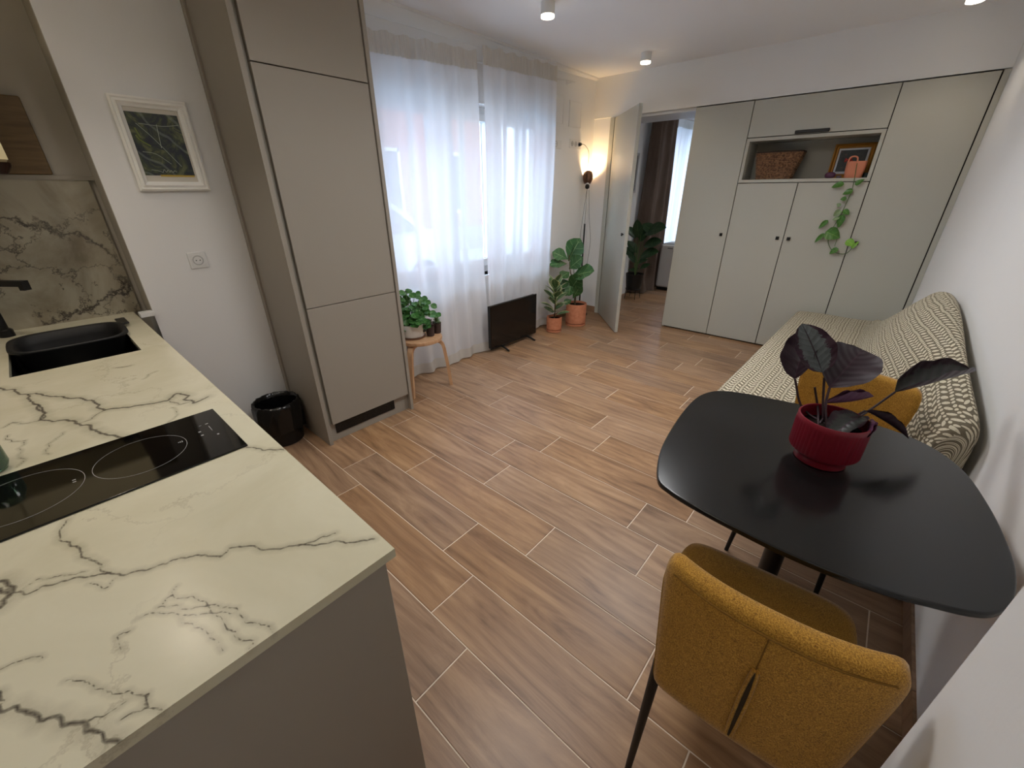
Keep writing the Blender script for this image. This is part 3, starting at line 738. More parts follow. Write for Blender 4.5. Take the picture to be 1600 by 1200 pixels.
def curtain(name, x, y0, y1, z0, ztop, seed, amp, mat, mat2, label, pleats=True, head=.12, hemh=.09, ny=None, flare=.03, slope=0, puddle=0, group=None):
    t = thing(name, (x, (y0+y1)/2, z0), label, 'curtain', group)
    ny = ny or int((y1-y0)/.009)
    def grid(za, zb, nz, off, m, nm, pl=False):
        vs, fs = [], []
        for i in range(ny+1):
            u = i/ny; y = y0+(y1-y0)*u; top = ztop+slope*(y-y0)
            for j in range(nz+1):
                w = j/nz; z = (za(top) if callable(za) else za)*(1-w)+(zb(top) if callable(zb) else zb)*w
                k = max(0, (top-z)/(top-z0))
                yy = y+(u-.5)*flare*k+.012*math.sin(z*3+seed)*(1 if 0 < u < 1 else 1)
                xx = x+fold(y, z, seed, amp, z0, top)+off
                if pl:
                    xx += .006*math.sin(y*150+seed); z += .008*math.sin(y*38+seed*2)*w
                if puddle and k > .93: xx += puddle*(k-.93)/.07*(.6+.4*math.sin(y*19))
                vs.append((xx, yy, z))
        n = nz+1
        for i in range(ny):
            for j in range(nz): fs.append((i*n+j, (i+1)*n+j, (i+1)*n+j+1, i*n+j+1))
        return mesh(nm, vs, fs, m, t, True)
    grid(z0, lambda q: q-head*.5, 26, 0, mat, 'fabric')
    grid(lambda q: q-head, lambda q: q, 4, .006, mat2, 'header_tape', pleats)
    if hemh: grid(z0-.001, z0+hemh, 2, .004, mat2, 'hem')
    return t
curtain('sheer_curtain', -2.815, 1.58, 2.782, .012, 2.405, 1.3, .020, M_sheer, M_sheer2, 'left white sheer curtain, behind the plant stool', slope=.062, puddle=.03)
curtain('sheer_curtain', -2.83, 2.875, 3.915, .035, 2.53, 2.1, .016, M_sheer, M_sheer2, 'right white sheer curtain, behind the television', slope=.035)
# curtain rod
def rod():
    t = thing('curtain_rod', (-2.86, 2.9, 2.47), 'thin white curtain rod above the window', 'curtain rod')
    tube('rod', [(-2.862, 1.56, 2.365), (-2.862, 4.25, 2.50)], .007, M_white, t, 10)
    for y in (2.82, 4.2):
        z = 2.365+(y-1.56)*.0502
        bm = bmesh.new(); add_box(bm, X_FAC+.001, X_FAC+.006, y-.015, y+.015, z-.02, z+.02, .002); add_box(bm, X_FAC+.006, -2.862, y-.005, y+.005, z-.010, z-.004)
        from_bm('bracket', bm, M_white, t)
rod()

# access panels and sockets beside the window
def panel(y0, y1, z0, z1, label):
    t = thing('access_panel', (X_FAC, (y0+y1)/2, z0), label, 'panel')
    boxes('rim', [(X_FAC, X_FAC+.004, y0, y1, z0, z0+.006), (X_FAC, X_FAC+.004, y0, y1, z1-.006, z1), (X_FAC, X_FAC+.004, y0, y0+.006, z0, z1), (X_FAC, X_FAC+.004, y1-.006, y1, z0, z1)], M_trim, t)
    box('cover', X_FAC, X_FAC+.003, y0+.008, y1-.008, z0+.008, z1-.008, M_wall, t)
panel(4.00, 4.16, 2.13, 2.38, 'white square access panel right beside the curtain')
panel(4.27, 4.50, 2.12, 2.36, 'white square access panel nearer the corner')
socket('light_switch', 3.99, 4.15, 1.90, 1.985, X_FAC, [4.04], 'white double outlet plate beside the curtain')
socket('wall_outlet', 4.30, 4.53, 1.92, 2.01, X_FAC, [4.345, 4.415, 4.485], 'triple white socket plate with the lamp plugged in')

# ------------------------------------------------------------------ floor lamp
def floor_lamp():
    bx, by = -2.82, 4.555
    t = thing('floor_lamp', (bx, by, 0), 'slim black floor lamp with brown uplight shade in the corner', 'lamp')
    lathe('base', [(.10, 0), (.11, .004), (.11, .012), (.1, .018), (.02, .02)], (bx, by, 0), M_black, t, 32)
    lathe('pole', [(.009, .018), (.009, 1.13)], (bx, by, 0), M_black, t, 12)
    lathe('upper_rod', [(.003, 1.12), (.003, 1.56)], (bx, by, 0), M_chrome, t, 8)
    br = Mat('brown_metal', (92, 62, 44), .35, .5)
    hz = 1.54
    ax = Vector((-.35, .55, .85)).normalized(); c = Vector((bx, by, hz))
    lathe('lamp_holder', [(.012, -.03), (.024, -.018), (.026, .0), (.02, .014)], c, M_blackpl, t, 20, axis=ax)
    lathe('collar', [(.02, .014), (.021, .032), (.019, .034)], c, M_white, t, 20, axis=ax)
    lathe('lamp_shade', [(.020, .033), (.040, .05), (.056, .09), (.060, .135), (.056, .165), (.054, .165), (.058, .135), (.054, .091), (.038, .053), (.019, .037)], c, br, t, 32, axis=ax, cap0=False, cap1=False)
    bulb = lathe('bulb', [(.010, .04), (.018, .06), (.024, .085), (.020, .095), (.010, .105)], c, Mat('bulb_glass', (255, 230, 180), .3), t, 20, axis=ax)
    bm_ = bulb.data.materials[0].node_tree.nodes['Principled BSDF']; bm_.inputs['Emission Color'].default_value = (1, .66, .30, 1); bm_.inputs['Emission Strength'].default_value = 30
    l = bpy.data.lights.new('bulb_light', 'POINT'); l.energy = LAMP_W; l.color = (1, .68, .34); l.shadow_soft_size = .02
    o = bpy.data.objects.new('bulb_light', l); COL.objects.link(o); o.parent = t; o.location = c+ax*.125-Vector((bx, by, 0))
    cord = curve_pts([(X_FAC+.02, 4.49, 1.965), (-2.87, 4.52, 1.96), (-2.85, 4.58, 1.90), (-2.855, 4.60, 1.80), (-2.845, 4.57, 1.72), (-2.83, 4.54, 1.64), (-2.82, 4.548, 1.51)], 6)
    tube('cord', cord, .0025, M_blackpl, t, 6)
    lathe('plug', [(.018, 0), (.018, .02), (.008, .035)], (X_FAC+.009, 4.487, 1.965), M_blackpl, t, 16, axis=(1, 0, 0))
    c2 = curve_pts([(-2.835, 4.58, 1.53), (-2.845, 4.54, 1.2), (-2.85, 4.50, .80), (-2.845, 4.52, .55), (-2.83, 4.57, .45), (-2.81, 4.63, .55), (-2.80, 4.68, .9), (-2.815, 4.64, 1.2), (-2.83, 4.61, 1.5)], 6)
    tube('switch_cord', c2, .002, M_blackpl, t, 6)
    box('cord_switch', -2.865, -2.835, 4.485, 4.515, .70, .80, M_blackpl, t, .004)
floor_lamp()

# ------------------------------------------------------------------ television
def tv():
    t = thing('television', (-2.70, 3.11, 0), 'black flat television standing on the floor before the curtains', 'television')
    x = -2.70; y0, y1, z0, z1 = 2.745, 3.478, .040, .486
    gl = Mat('dark_screen', (9, 9, 11), .12)
    body = box('housing', x-.045, x-.006, y0+.01, y1-.01, z0+.005, z1-.005, M_blackpl, t, .006)
    box('bezel', x-.006, x, y0, y1, z0, z1, M_blackpl, t, .002)
    box('screen', x, x+.001, y0+.008, y1-.008, z0+.016, z1-.008, gl, t)
    for y in (2.92, 3.33):
        bm = bmesh.new()
        add_tube(bm, [(x-.02, y, .045), (x+.10, y+(.01 if y > 3 else -.01), .0085)], [.015, .0085], 8); add_tube(bm, [(x-.02, y, .045), (x-.085, y, .0085)], [.015, .0085], 8)
        shade_auto(from_bm('foot', bm, M_blackpl, t))
tv()
tag(tube('power_cable', curve_pts([(-2.86, 2.80, .004), (-2.80, 2.83, .012), (-2.78, 2.86, .006), (-2.80, 2.95, .004)], 6), .004, M_blackpl), 'black cable on the floor between curtain and television', 'cable')

# ------------------------------------------------------------------ stool
def stool():
    cx, cy, hs = -2.592, 1.830, .45
    bw = Mat('birch_veneer', (200, 158, 118), .45); nn = bw.noise(bw.coord(scale=(1, 8, 1)), 8, 4); bw.base(bw.ramp(nn, [(.3, (186, 142, 104)), (.7, (208, 168, 130))]))
    t = thing('wooden_stool', (cx, cy, 0), 'round birch stool with bent legs holding plants', 'stool')
    lathe('seat', [(.160, hs-.028), (.172, hs-.026), (.176, hs-.012), (.173, hs), (.16, hs+.001)], (cx, cy, 0), bw, t, 48)
    for ang in (55, -65, 175):
        d = Vector((math.cos(math.radians(ang)), math.sin(math.radians(ang)), 0)); sd = Vector((-d.y, d.x, 0))
        path = [(.04, hs-.041), (.09, hs-.041), (.128, hs-.043), (.156, hs-.055), (.174, hs-.080), (.183, hs-.12), (.200, .2), (.218, .0)]
        bm = bmesh.new(); rings = []
        for i, (r, z) in enumerate(path):
            p0 = path[max(0, i-1)]; p1 = path[min(len(path)-1, i+1)]
            tx, tz = p1[0]-p0[0], p1[1]-p0[1]; q = math.hypot(tx, tz); nx_, nz_ = -tz/q, tx/q
            w = .022-.004*i/len(path)
            rings.append([bm.verts.new(Vector((cx, cy, 0))+d*(r+a*nx_*.013)+sd*(b*w)+Vector((0, 0, max(0, z+a*nz_*.013)))) for a, b in ((-1, -1), (1, -1), (1, 1), (-1, 1))])
        for a, b in zip(rings, rings[1:]):
            for k in range(4): bm.faces.new((a[k], a[(k+1) % 4], b[(k+1) % 4], b[k]))
        bm.faces.new(rings[0][::-1]); bm.faces.new(rings[-1])
        shade_auto(from_bm('leg', bm, bw, t), 50)
stool()

# ------------------------------------------------------------------ plants
def leaf_mat(name, c1, c2, vein, rough=.35, edge=None, edge_w=.25, ribs=26, under=None):
    m = Mat(name, c1, rough); uv = m.node('ShaderNodeTexCoord').outputs['UV']
    sp = m.node('ShaderNodeSeparateXYZ'); m.link(uv, sp.inputs[0])
    s = m.math('ABSOLUTE', m.math('MULTIPLY', m.math('SUBTRACT', sp.outputs[1], .5), 2))
    n = m.noise(m.coord('UV', (3, 3, 3)), 2.4, 4); c = m.mix(n, c1, c2)
    rb = m.math('SINE', m.math('MULTIPLY', m.math('SUBTRACT', sp.outputs[0], m.math('MULTIPLY', s, .22)), ribs*2*PI/4))
    c = m.mix(m.math('MULTIPLY', m.math('GREATER_THAN', rb, .93), .35), c, vein)
    c = m.mix(m.math('LESS_THAN', s, .035), c, vein)
    if edge:
        ns = m.noise(m.coord('UV', (9, 3, 3)), 2.2, 4, .7)
        e = m.math('GREATER_THAN', m.math('ADD', s, m.math('MULTIPLY', m.math('SUBTRACT', ns, .5), .9)), 1-edge_w)
        c = m.mix(e, c, edge)
    if under:
        g = m.node('ShaderNodeNewGeometry'); c = m.mix(g.outputs['Backfacing'], c, under)
    m.base(c); m.bump(rb, .25, .002)
    m.b.inputs['Specular IOR Level'].default_value = .28
    return m
M_soil = Mat('potting_soil', (26, 19, 15), .95, Specular_IOR_Level=.1); _n = M_soil.noise(M_soil.coord(), 120, 3); M_soil.bump(_n, .8, .004)
M_terra = Mat('terracotta', (206, 132, 96), .8); _n = M_terra.noise(M_terra.coord(), 30, 4); M_terra.base(M_terra.ramp(_n, [(.3, (198, 124, 90)), (.7, (216, 144, 108))]))
M_stem = Mat('brown_stem', (84, 66, 44), .7); M_gstem = Mat('green_stem', (78, 104, 52), .6)
def LM(*a, **k):
    me = leaf_mesh(*a, **k); me['L'] = a[1]; return me
def terra_pot(t, c, r, h, foot=True):
    c = Vector(c)
    lathe('pot', [(r*.86, .022), (r*.90, .03), (r, .035), (r, h-.01), (r*.985, h), (r*.93, h), (r*.92, h-.015), (r*.90, h-.03)], c, M_terra, t, 40)
    lathe('saucer', [(r*.90, 0), (r*.99, .003), (r*1.0, .025), (r*.96, .025), (r*.93, .008)], c, M_terra, t, 40)
    lathe('soil', [(r*.915, h-.035), (r*.915, h-.025)], c, M_soil, t, 24)

def rubber_plant():
    c = Vector((-2.66, 3.77, 0)); t = thing('variegated_rubber_plant', c, 'small variegated rubber plant in a small terracotta pot', 'plant')
    terra_pot(t, c, .088, .175)
    lm = leaf_mat('cream_edged_leaf', (58, 92, 56), (84, 116, 74), (150, 170, 120), .3, edge=(206, 208, 160), edge_w=.30, ribs=20)
    me = LM('leaf', .15, .104, lm, belly=.5, cup=.18, droop=.35)
    st = curve_pts([c+Vector((0, 0, .14)), c+Vector((.005, .0, .3)), c+Vector((-.005, .01, .55))], 5); tube('stem', st, [.007]*6+[.005]*5, M_stem, t, 8)
    k = 0
    for i in range(19):
        z = .19+.37*i/18; a = i*2.4+.6; ln = .165*(1 if i < 16 else .8)
        el = .42+.042*i
        d = Vector((math.cos(a)*math.cos(el), math.sin(a)*math.cos(el), math.sin(el)))
        b = c+Vector((d.x*.02, d.y*.02, z))
        if (b+d*ln).x < -2.84: ln *= .72
        up = Vector((-d.x*math.sin(el), -d.y*math.sin(el), math.cos(el)))
        put_leaf(me, b, b+d*ln, up+Vector((.05, 0, .0)), t)
rubber_plant()

def inside(q, y, xm=-2.89):
    p = at(q, y=y)
    return p if p.x > xm else at(q, x=xm)
def fiddle_plant():
    c = Vector((-2.615, 4.16, 0)); t = thing('fiddle_leaf_fig', c, 'tall fiddle leaf fig in the larger terracotta pot', 'plant')
    terra_pot(t, c, .122, .265)
    lm = leaf_mat('fiddle_leaf', (44, 80, 44), (70, 108, 62), (130, 156, 104), .35, ribs=16)
    me = LM('leaf', .25, .16, lm, belly=.62, cup=.2, droop=.25, wave=.08)
    top = Vector((-2.72, 4.10, .82))
    st = curve_pts([c+Vector((-.02, 0, .22)), c+Vector((-.03, 0, .45)), Vector((-2.70, 4.12, .62)), top], 5); tube('stem', st, [.009-.0003*i for i in range(len(st))], M_stem, t, 8)
    tube('support_stick', [c+Vector((-.04, .02, .22)), Vector((-2.70, 4.14, 1.0))], .004, M_gstem, t, 6)
    Y = 4.12
    def lf(b, e, up, y=Y, y2=None, w=1):
        put_leaf(me, inside(b, y, -2.86), inside(e, y2 or y), up, t, w*1.3)
    lf((888, 408), (905, 373), (.3, -.9, .2), w=1.0); lf((887, 405), (864, 392), (.2, -.6, .7), w=1.1, y2=Y-.1); lf((886, 412), (858, 411), (.1, -.5, .8), y2=Y-.06)
    lf((887, 405), (893, 378), (-.3, -.9, .1), w=.7); lf((892, 433), (925, 420), (.0, -.7, .7), y2=Y-.05, w=.8); lf((892, 440), (871, 446), (0, -.8, .6), y2=Y-.1)
    lf((893, 440), (888, 462), (.4, -.9, .3), y2=Y-.08, w=.9); lf((895, 466), (908, 445), (.6, -.8, .1), y2=Y-.02, w=.7); lf((893, 468), (882, 474), (.2, -.8, .3), y2=Y-.1, w=1.0)
    lf((890, 425), (876, 432), (.2, -.8, .4), y2=Y-.14, w=1.1)
    lf((889, 420), (908, 402), (.2, -.9, .2), y2=Y-.05, w=.8); lf((892, 452), (905, 432), (.4, -.8, .2), y2=Y-.1, w=.9); lf((893, 455), (876, 458), (.1, -.7, .6), y2=Y-.12, w=1.0)
fiddle_plant()

def stool_plants():
    z = .4515
    c = Vector((-2.625, 1.79, z)); t = thing('potted_pilea', c, 'bushy round-leaved plant in a white pot on the stool', 'plant')
    wp = Mat('white_glaze', (226, 224, 218), .4)
    lathe('pot', [(.084, .012), (.090, .016), (.114, .110), (.1145, .118), (.109, .118), (.104, .09)], c, wp, t, 40)
    lathe('saucer', [(.08, 0), (.096, .002), (.100, .012), (.09, .012)], c, Mat('brown_saucer', (120, 84, 62), .7), t, 36)
    lathe('soil', [(.09, .085), (.092, .092)], c, M_soil, t, 24)
    p = at((657, 517), x=c.x+.085); ld = (p-c); 
    box('pot_label', c.x+.078, c.x+.102, c.y+.030, c.y+.062, z+.050, z+.082, Mat('dark_label', (36, 34, 30), .6), t)
    lm = leaf_mat('pilea_leaf', (38, 84, 40), (70, 122, 58), (120, 160, 90), .35, ribs=8)
    me = LM('leaf', .05, .052, lm, belly=.5, point=.6, cup=.2, droop=.3, nx=6, ny=3)
    rng = random.Random(5)
    stems = bmesh.new()
    for i in range(120):
        a = rng.uniform(0, 2*PI); rr = rng.uniform(.02, .145); h = .09+rng.uniform(.0, .20)*(1.15-rr/.15*.5)
        if math.sin(a) > .3 and h > .17: rr += .045
        if math.sin(a) > .3 and h < .15: rr = min(rr, .085)
        if i > 86: h += .10; rr *= .6
        p = c+Vector((rr*math.cos(a), rr*math.sin(a)*1.05, h))
        if p.x < -2.76: p.x = -2.755
        if p.y < 1.62 and p.x > -2.4: continue
        add_tube(stems, [c+Vector((rr*.3*math.cos(a), rr*.3*math.sin(a), .09)), (c+p)/2+Vector((0, 0, .06)), p], .0014, 4)
        d = Vector((math.cos(a)+rng.uniform(-.4, .4)+.5, math.sin(a)+rng.uniform(-.4, .4), rng.uniform(-.9, .3))).normalized()
        put_leaf(me, p, p+d*rng.uniform(.044, .064), Vector((.5, -.35, .8)), t)
    from_bm('stems', stems, M_gstem, t)
    bp = Mat('dark_brown_pot', (62, 46, 42), .7)
    for (px_, lab, c1, c2, ed) in (((675.5, 525), 'small brown pot with a purplish succulent, left of two', (96, 70, 74), (130, 104, 100), None), ((686, 520.5), 'small brown pot with a green sprig, right of two', (70, 104, 60), (150, 170, 120), None)):
        q = at(px_, z=z); q.x -= .02
        t2 = thing('small_potted_plant', (q.x, q.y, z), lab, 'plant', 'small brown pots on the stool')
        lathe('pot', [(.027, 0), (.030, .002), (.036, .082), (.036, .086), (.032, .086), (.03, .075)], (q.x, q.y, z), bp, t2, 24)
        lathe('soil', [(.03, .07), (.031, .075)], (q.x, q.y, z), M_soil, t2, 16)
        l2 = leaf_mat('succulent_leaf', c1, c2, c2, .5); m2 = LM('leaf', .026, .016, l2, cup=.3, droop=.2, nx=4, ny=2)
        for i in range(26):
            a = i*2.4; el = .1+1.2*i/26; d = Vector((math.cos(a)*math.cos(el), math.sin(a)*math.cos(el), math.sin(el)))
            b = Vector((q.x, q.y, z+.078+.025*i/26)); put_leaf(m2, b+d*.006, b+d*.042, (-d.x*math.sin(el), -d.y*math.sin(el), math.cos(el)+.01), t2)
stool_plants()

# ------------------------------------------------------------------ bin
def bin_():
    c = Vector((-2.668, .722, 0)); t = thing('waste_bin', c, 'black waste bin with a black liner beside the fridge cabinet', 'bin')
    lathe('bin_body', [(.108, 0), (.112, .004), (.126, .27), (.128, .285), (.124, .285), (.121, .27), (.106, .01), ], c, M_blackpl, t, 40)
    gl = Mat('bin_liner_plastic', (12, 12, 13), .22); 
    bm = bmesh.new(); n = 72; rings = []
    rng = random.Random(3)
    for k, (r, z) in enumerate(((.09, .04), (.115, .262), (.122, .290), (.130, .292), (.134, .27), (.138, .23), (.139, .18), (.137, .10))):
        ring = []
        for i in range(n):
            a = 2*PI*i/n; w = (0 if k < 2 else 1)*(.003*math.sin(a*13+k)+.0035*math.sin(a*21+k*1.7)) + (rng.uniform(0, .004) if k > 3 else 0)
            zz = z+(.012*math.sin(a*3+1) if k == 7 else 0)
            ring.append(bm.verts.new(c+Vector(((r+w)*math.cos(a), (r+w)*math.sin(a), zz))))
        rings.append(ring)
    for a, b in zip(rings, rings[1:]):
        for i in range(n): bm.faces.new((a[i], a[(i+1) % n], b[(i+1) % n], b[i]))
    o = from_bm('liner', bm, gl, t, True)
bin_()

# ------------------------------------------------------------------ niche contents
def niche():
    zf = 1.583
    wk = Mat('woven_rattan', (120, 84, 56), .75); v = wk.coord()
    # basket woven in rows
    b = thing('wicker_basket', (-.99, 4.93, zf), 'brown wicker basket at the left of the wardrobe niche', 'basket')
    bm = bmesh.new(); n = 56
    def sec(z):
        k = (z-zf)/.225; hx, hy = .135+.055*k, .085+.02*k; cx, cy = -.985+.012*k, 4.925
        out = []
        for i in range(n):
            a = 2*PI*i/n; c, s = math.cos(a), math.sin(a)
            out.append((cx+hx*math.copysign(abs(c)**.35, c), cy+hy*math.copysign(abs(s)**.35, s)))
        return out
    rows = 15
    for r in range(rows):
        z0 = zf+.001+r*.0148; pts = sec(z0+.007)
        ring = [[], [], [], []]
        for i, (x, y) in enumerate(pts):
            w = .0035*(1 if (i+r) % 2 else -1); cx, cy = -.985, 4.925; d = Vector((x-cx, y-cy, 0)).normalized()
            for q, (o, zz) in enumerate(((.0, 0), (.0055, .0035), (.0055, .011), (0, .0146))): ring[q].append(bm.verts.new((x+d.x*(o+w), y+d.y*(o+w), z0+zz)))
        for a_, b_ in zip(ring, ring[1:]):
            for i in range(n): bm.faces.new((a_[i], a_[(i+1) % n], b_[(i+1) % n], b_[i]))
    from_bm('weave', bm, wk, b)
    wk.base(wk.ramp(wk.noise(v, 70, 2), [(.35, (84, 54, 36)), (.65, (150, 112, 78))]))
    vs = []; fs = []
    for z, k in ((zf+.0005, 0), (zf+.22, 1)): vs += [(x*.97-.985*.03, y*.97+4.925*.03, z) for x, y in sec(z)]
    for i in range(n): fs.append((i, (i+1) % n, n+(i+1) % n, n+i))
    fs.append(tuple(range(n))[::-1]); mesh('inner_wall', vs, fs, Mat('dark_lining', (40, 30, 24), .9), b)
    tube('rim', [Vector((x, y, zf+.226)) for x, y in sec(zf+.226)]+[Vector((*sec(zf+.226)[0], zf+.226))], .007, Mat('dark_rattan', (46, 32, 24), .7), b, 8)
    # gilt framed picture leaning at the back
    gd = Mat('gilt_frame', (168, 116, 44), .4, .5)
    p = thing('gilt_framed_picture', (-.42, 5.03, zf), 'small dark flower picture in a gilt frame inside the niche', 'picture')
    X0, X1, Z0, Z1, y = -.573, -.284, zf, zf+.27, 5.01
    prof = [(0, 0), (0, .016), (.010, .022), (.020, .012), (.030, .016), (.036, .004), (.036, 0)]
    bm = bmesh.new(); rings = [[bm.verts.new((a, y-h+(1.0-(c_-zf)/.27)*-.02, c_)) for a, c_ in ((X0+d, Z0+d), (X1-d, Z0+d), (X1-d, Z1-d), (X0+d, Z1-d))] for d, h in prof]
    for a_, b_ in zip(rings, rings[1:]+[rings[0]]):
        for i in range(4): bm.faces.new((a_[i], a_[(i+1) % 4], b_[(i+1) % 4], b_[i]))
    from_bm('frame', bm, gd, p)
    def sheet(nm, x0, x1, z0, z1, off, m):
        f = lambda z: y+off-.02*(1-(z-zf)/.27)
        vs = [(x0, f(z0), z0), (x1, f(z0), z0), (x1, f(z1), z1), (x0, f(z1), z1)]; vs += [(a_, b_+.003, c_) for a_, b_, c_ in vs]
        mesh(nm, vs, [(0,1,2,3), (7,6,5,4), (0,4,5,1), (1,5,6,2), (2,6,7,3), (3,7,4,0)], m, p)
    sheet('mount', X0+.03, X1-.03, Z0+.03, Z1-.03, -.004, Mat('pale_mount', (196, 198, 200), .8))
    pm = Mat('dark_flower_print', (28, 32, 34), .5); nn = pm.noise(pm.coord(), 30, 4); pm.base(pm.ramp(nn, [(.3, (18, 22, 26)), (.6, (36, 42, 38)), (.72, (96, 50, 50))]))
    sheet('print', X0+.05, X1-.05, Z0+.055, Z1-.05, -.0075, pm)
    # purple ornament, dark bottle
    o = lathe('purple_ornament', [(.022, 0), (.034, .006), (.040, .022), (.036, .038), (.022, .047), (.008, .049)], (-.533, 4.835, zf), Mat('purple_glaze', (84, 44, 72), .35), None, 28)
    tag(o, 'small round purple ornament left of the orange pot', 'ornament')
    o = lathe('dark_votive', [(.018, 0), (.022, .002), (.024, .035), (.02, .038)], (-.288, 4.86, zf), Mat('dark_green_glass', (26, 36, 32), .2), None, 20)
    tag(o, 'small dark green glass right of the orange pot', 'glass')
    o = lathe('grey_stone', [(.012, 0), (.02, .004), (.021, .014), (.012, .02)], (-.468, 4.83, zf), Mat('grey_ceramic', (96, 84, 92), .5), None, 20)
    tag(o, 'small grey dish between purple ornament and orange pot', 'dish')
    # trailing pothos in an orange flat-backed pot
    pt = thing('trailing_pothos', (-.372, 4.845, zf), 'pothos trailing from an orange pot in the niche', 'plant')
    om = Mat('orange_clay', (206, 130, 100), .7)
    bm = bmesh.new(); n = 32; rings = []
    for k, (zz, sc) in enumerate(((0, .80), (.006, .86), (.06, .97), (.125, 1.0), (.125, .93), (.10, .90))):
        rings.append([bm.verts.new((-.372+.070*sc*math.copysign(abs(math.cos(2*PI*i/n))**.5, math.cos(2*PI*i/n)), 4.845+.045*sc*math.copysign(abs(math.sin(2*PI*i/n))**.5, math.sin(2*PI*i/n)), zf+zz)) for i in range(n)])
    for a_, b_ in zip(rings, rings[1:]):
        for i in range(n): bm.faces.new((a_[i], a_[(i+1) % n], b_[(i+1) % n], b_[i]))
    bm.faces.new(rings[0][::-1]); shade_auto(from_bm('pot', bm, om, pt), 50)
    tube('pot_handle', curve_pts([(-.43, 4.80, zf+.118), (-.425, 4.798, zf+.15), (-.40, 4.797, zf+.160), (-.375, 4.798, zf+.15), (-.37, 4.80, zf+.118)], 5), .006, om, pt, 8)
    lathe('soil', [(.038, .095), (.04, .1)], (-.372, 4.845, zf), M_soil, pt, 16)
    rd = Mat('red_flower', (150, 40, 36), .6)
    YV = 4.765
    vine = [at(q, y=yy) for q, yy in (((1343, 258), 4.86), ((1341, 250), 4.83), ((1338, 262), 4.785), ((1334, 285), YV), ((1330, 300), YV-.005), ((1322, 318), YV-.01), ((1314, 335), YV-.012), ((1305, 350), YV-.01), ((1298, 363), YV-.01), ((1294, 378), YV-.01), ((1300, 391), YV-.012), ((1310, 396), YV-.015), ((1322, 396), YV-.015), ((1333, 386), YV-.02))]
    tube('vine', curve_pts(vine, 5), .0028, M_gstem, pt, 6)
    tube('vine', curve_pts([at(q, y=YV-.012) for q in ((1314, 335), (1308, 352), (1310, 365), (1304, 385))], 5), .002, M_gstem, pt, 6)
    lm = leaf_mat('pothos_leaf', (56, 98, 44), (84, 132, 58), (120, 160, 84), .3, ribs=10)
    lv = leaf_mat('pale_pothos_leaf', (96, 130, 84), (150, 168, 130), (170, 186, 140), .35)
    lb = leaf_mat('bright_pothos_leaf', (104, 158, 56), (140, 190, 80), (160, 200, 100), .3)
    m1, m2, m3 = [LM('leaf', .11, .085, q, belly=.36, cup=.2, droop=.4) for q in (lm, lv, lb)]
    for b, e, w, mm, up in (((1319, 287), (1299, 291), .9, m1, (.1, -.8, .6)), ((1336, 289), (1350, 279), .9, m1, (.0, -.8, .6)), ((1333, 297), (1316, 303), .9, m1, (.2, -.8, .5)), ((1323, 310), (1313, 311), 1.1, m1, (0, -.9, .3)),
                        ((1313, 322), (1308, 318), 1.2, m2, (0, -.9, .3)), ((1314, 328), (1302, 338), 1.0, m2, (.3, -.8, .4)), ((1318, 328), (1327, 335), 1.0, m1, (.0, -.9, .3)), ((1318, 335), (1308, 356), .75, m1, (-.3, -.9, .2)), ((1312, 340), (1300, 343), .9, m2, (0, -.7, .5)),
                        ((1294, 344), (1278, 357), .6, m1, (.3, -.6, .6)), ((1290, 362), (1313, 370), 1.35, m1, (.1, -.8, .5)), ((1290, 365), (1271, 378), .55, m1, (.2, -.5, .7)), ((1310, 388), (1295, 396), .9, m1, (.1, -.7, .6)), ((1322, 376), (1336, 383), 1.1, m3, (.0, -.9, .4)),
                        ((1330, 388), (1342, 377), .5, m3, (.1, -.9, .3)), ((1300, 252), (1293, 248), 1, m1, (0, -.8, .6))):
        y_ = YV-.02
        if b == (1300, 252): continue
        put_leaf(mm, at(b, y=y_), at(e, y=y_-.012), up, pt, w)
    for i in range(7):
        a = i*.9; lathe('flower', [(.003, 0), (.008, .004), (.009, .01), (.004, .016)], (-.435+.02*math.cos(a)*1.2, 4.85+.01*math.sin(a), zf+.118+.006*i % .02), rd, pt, 8)
niche()

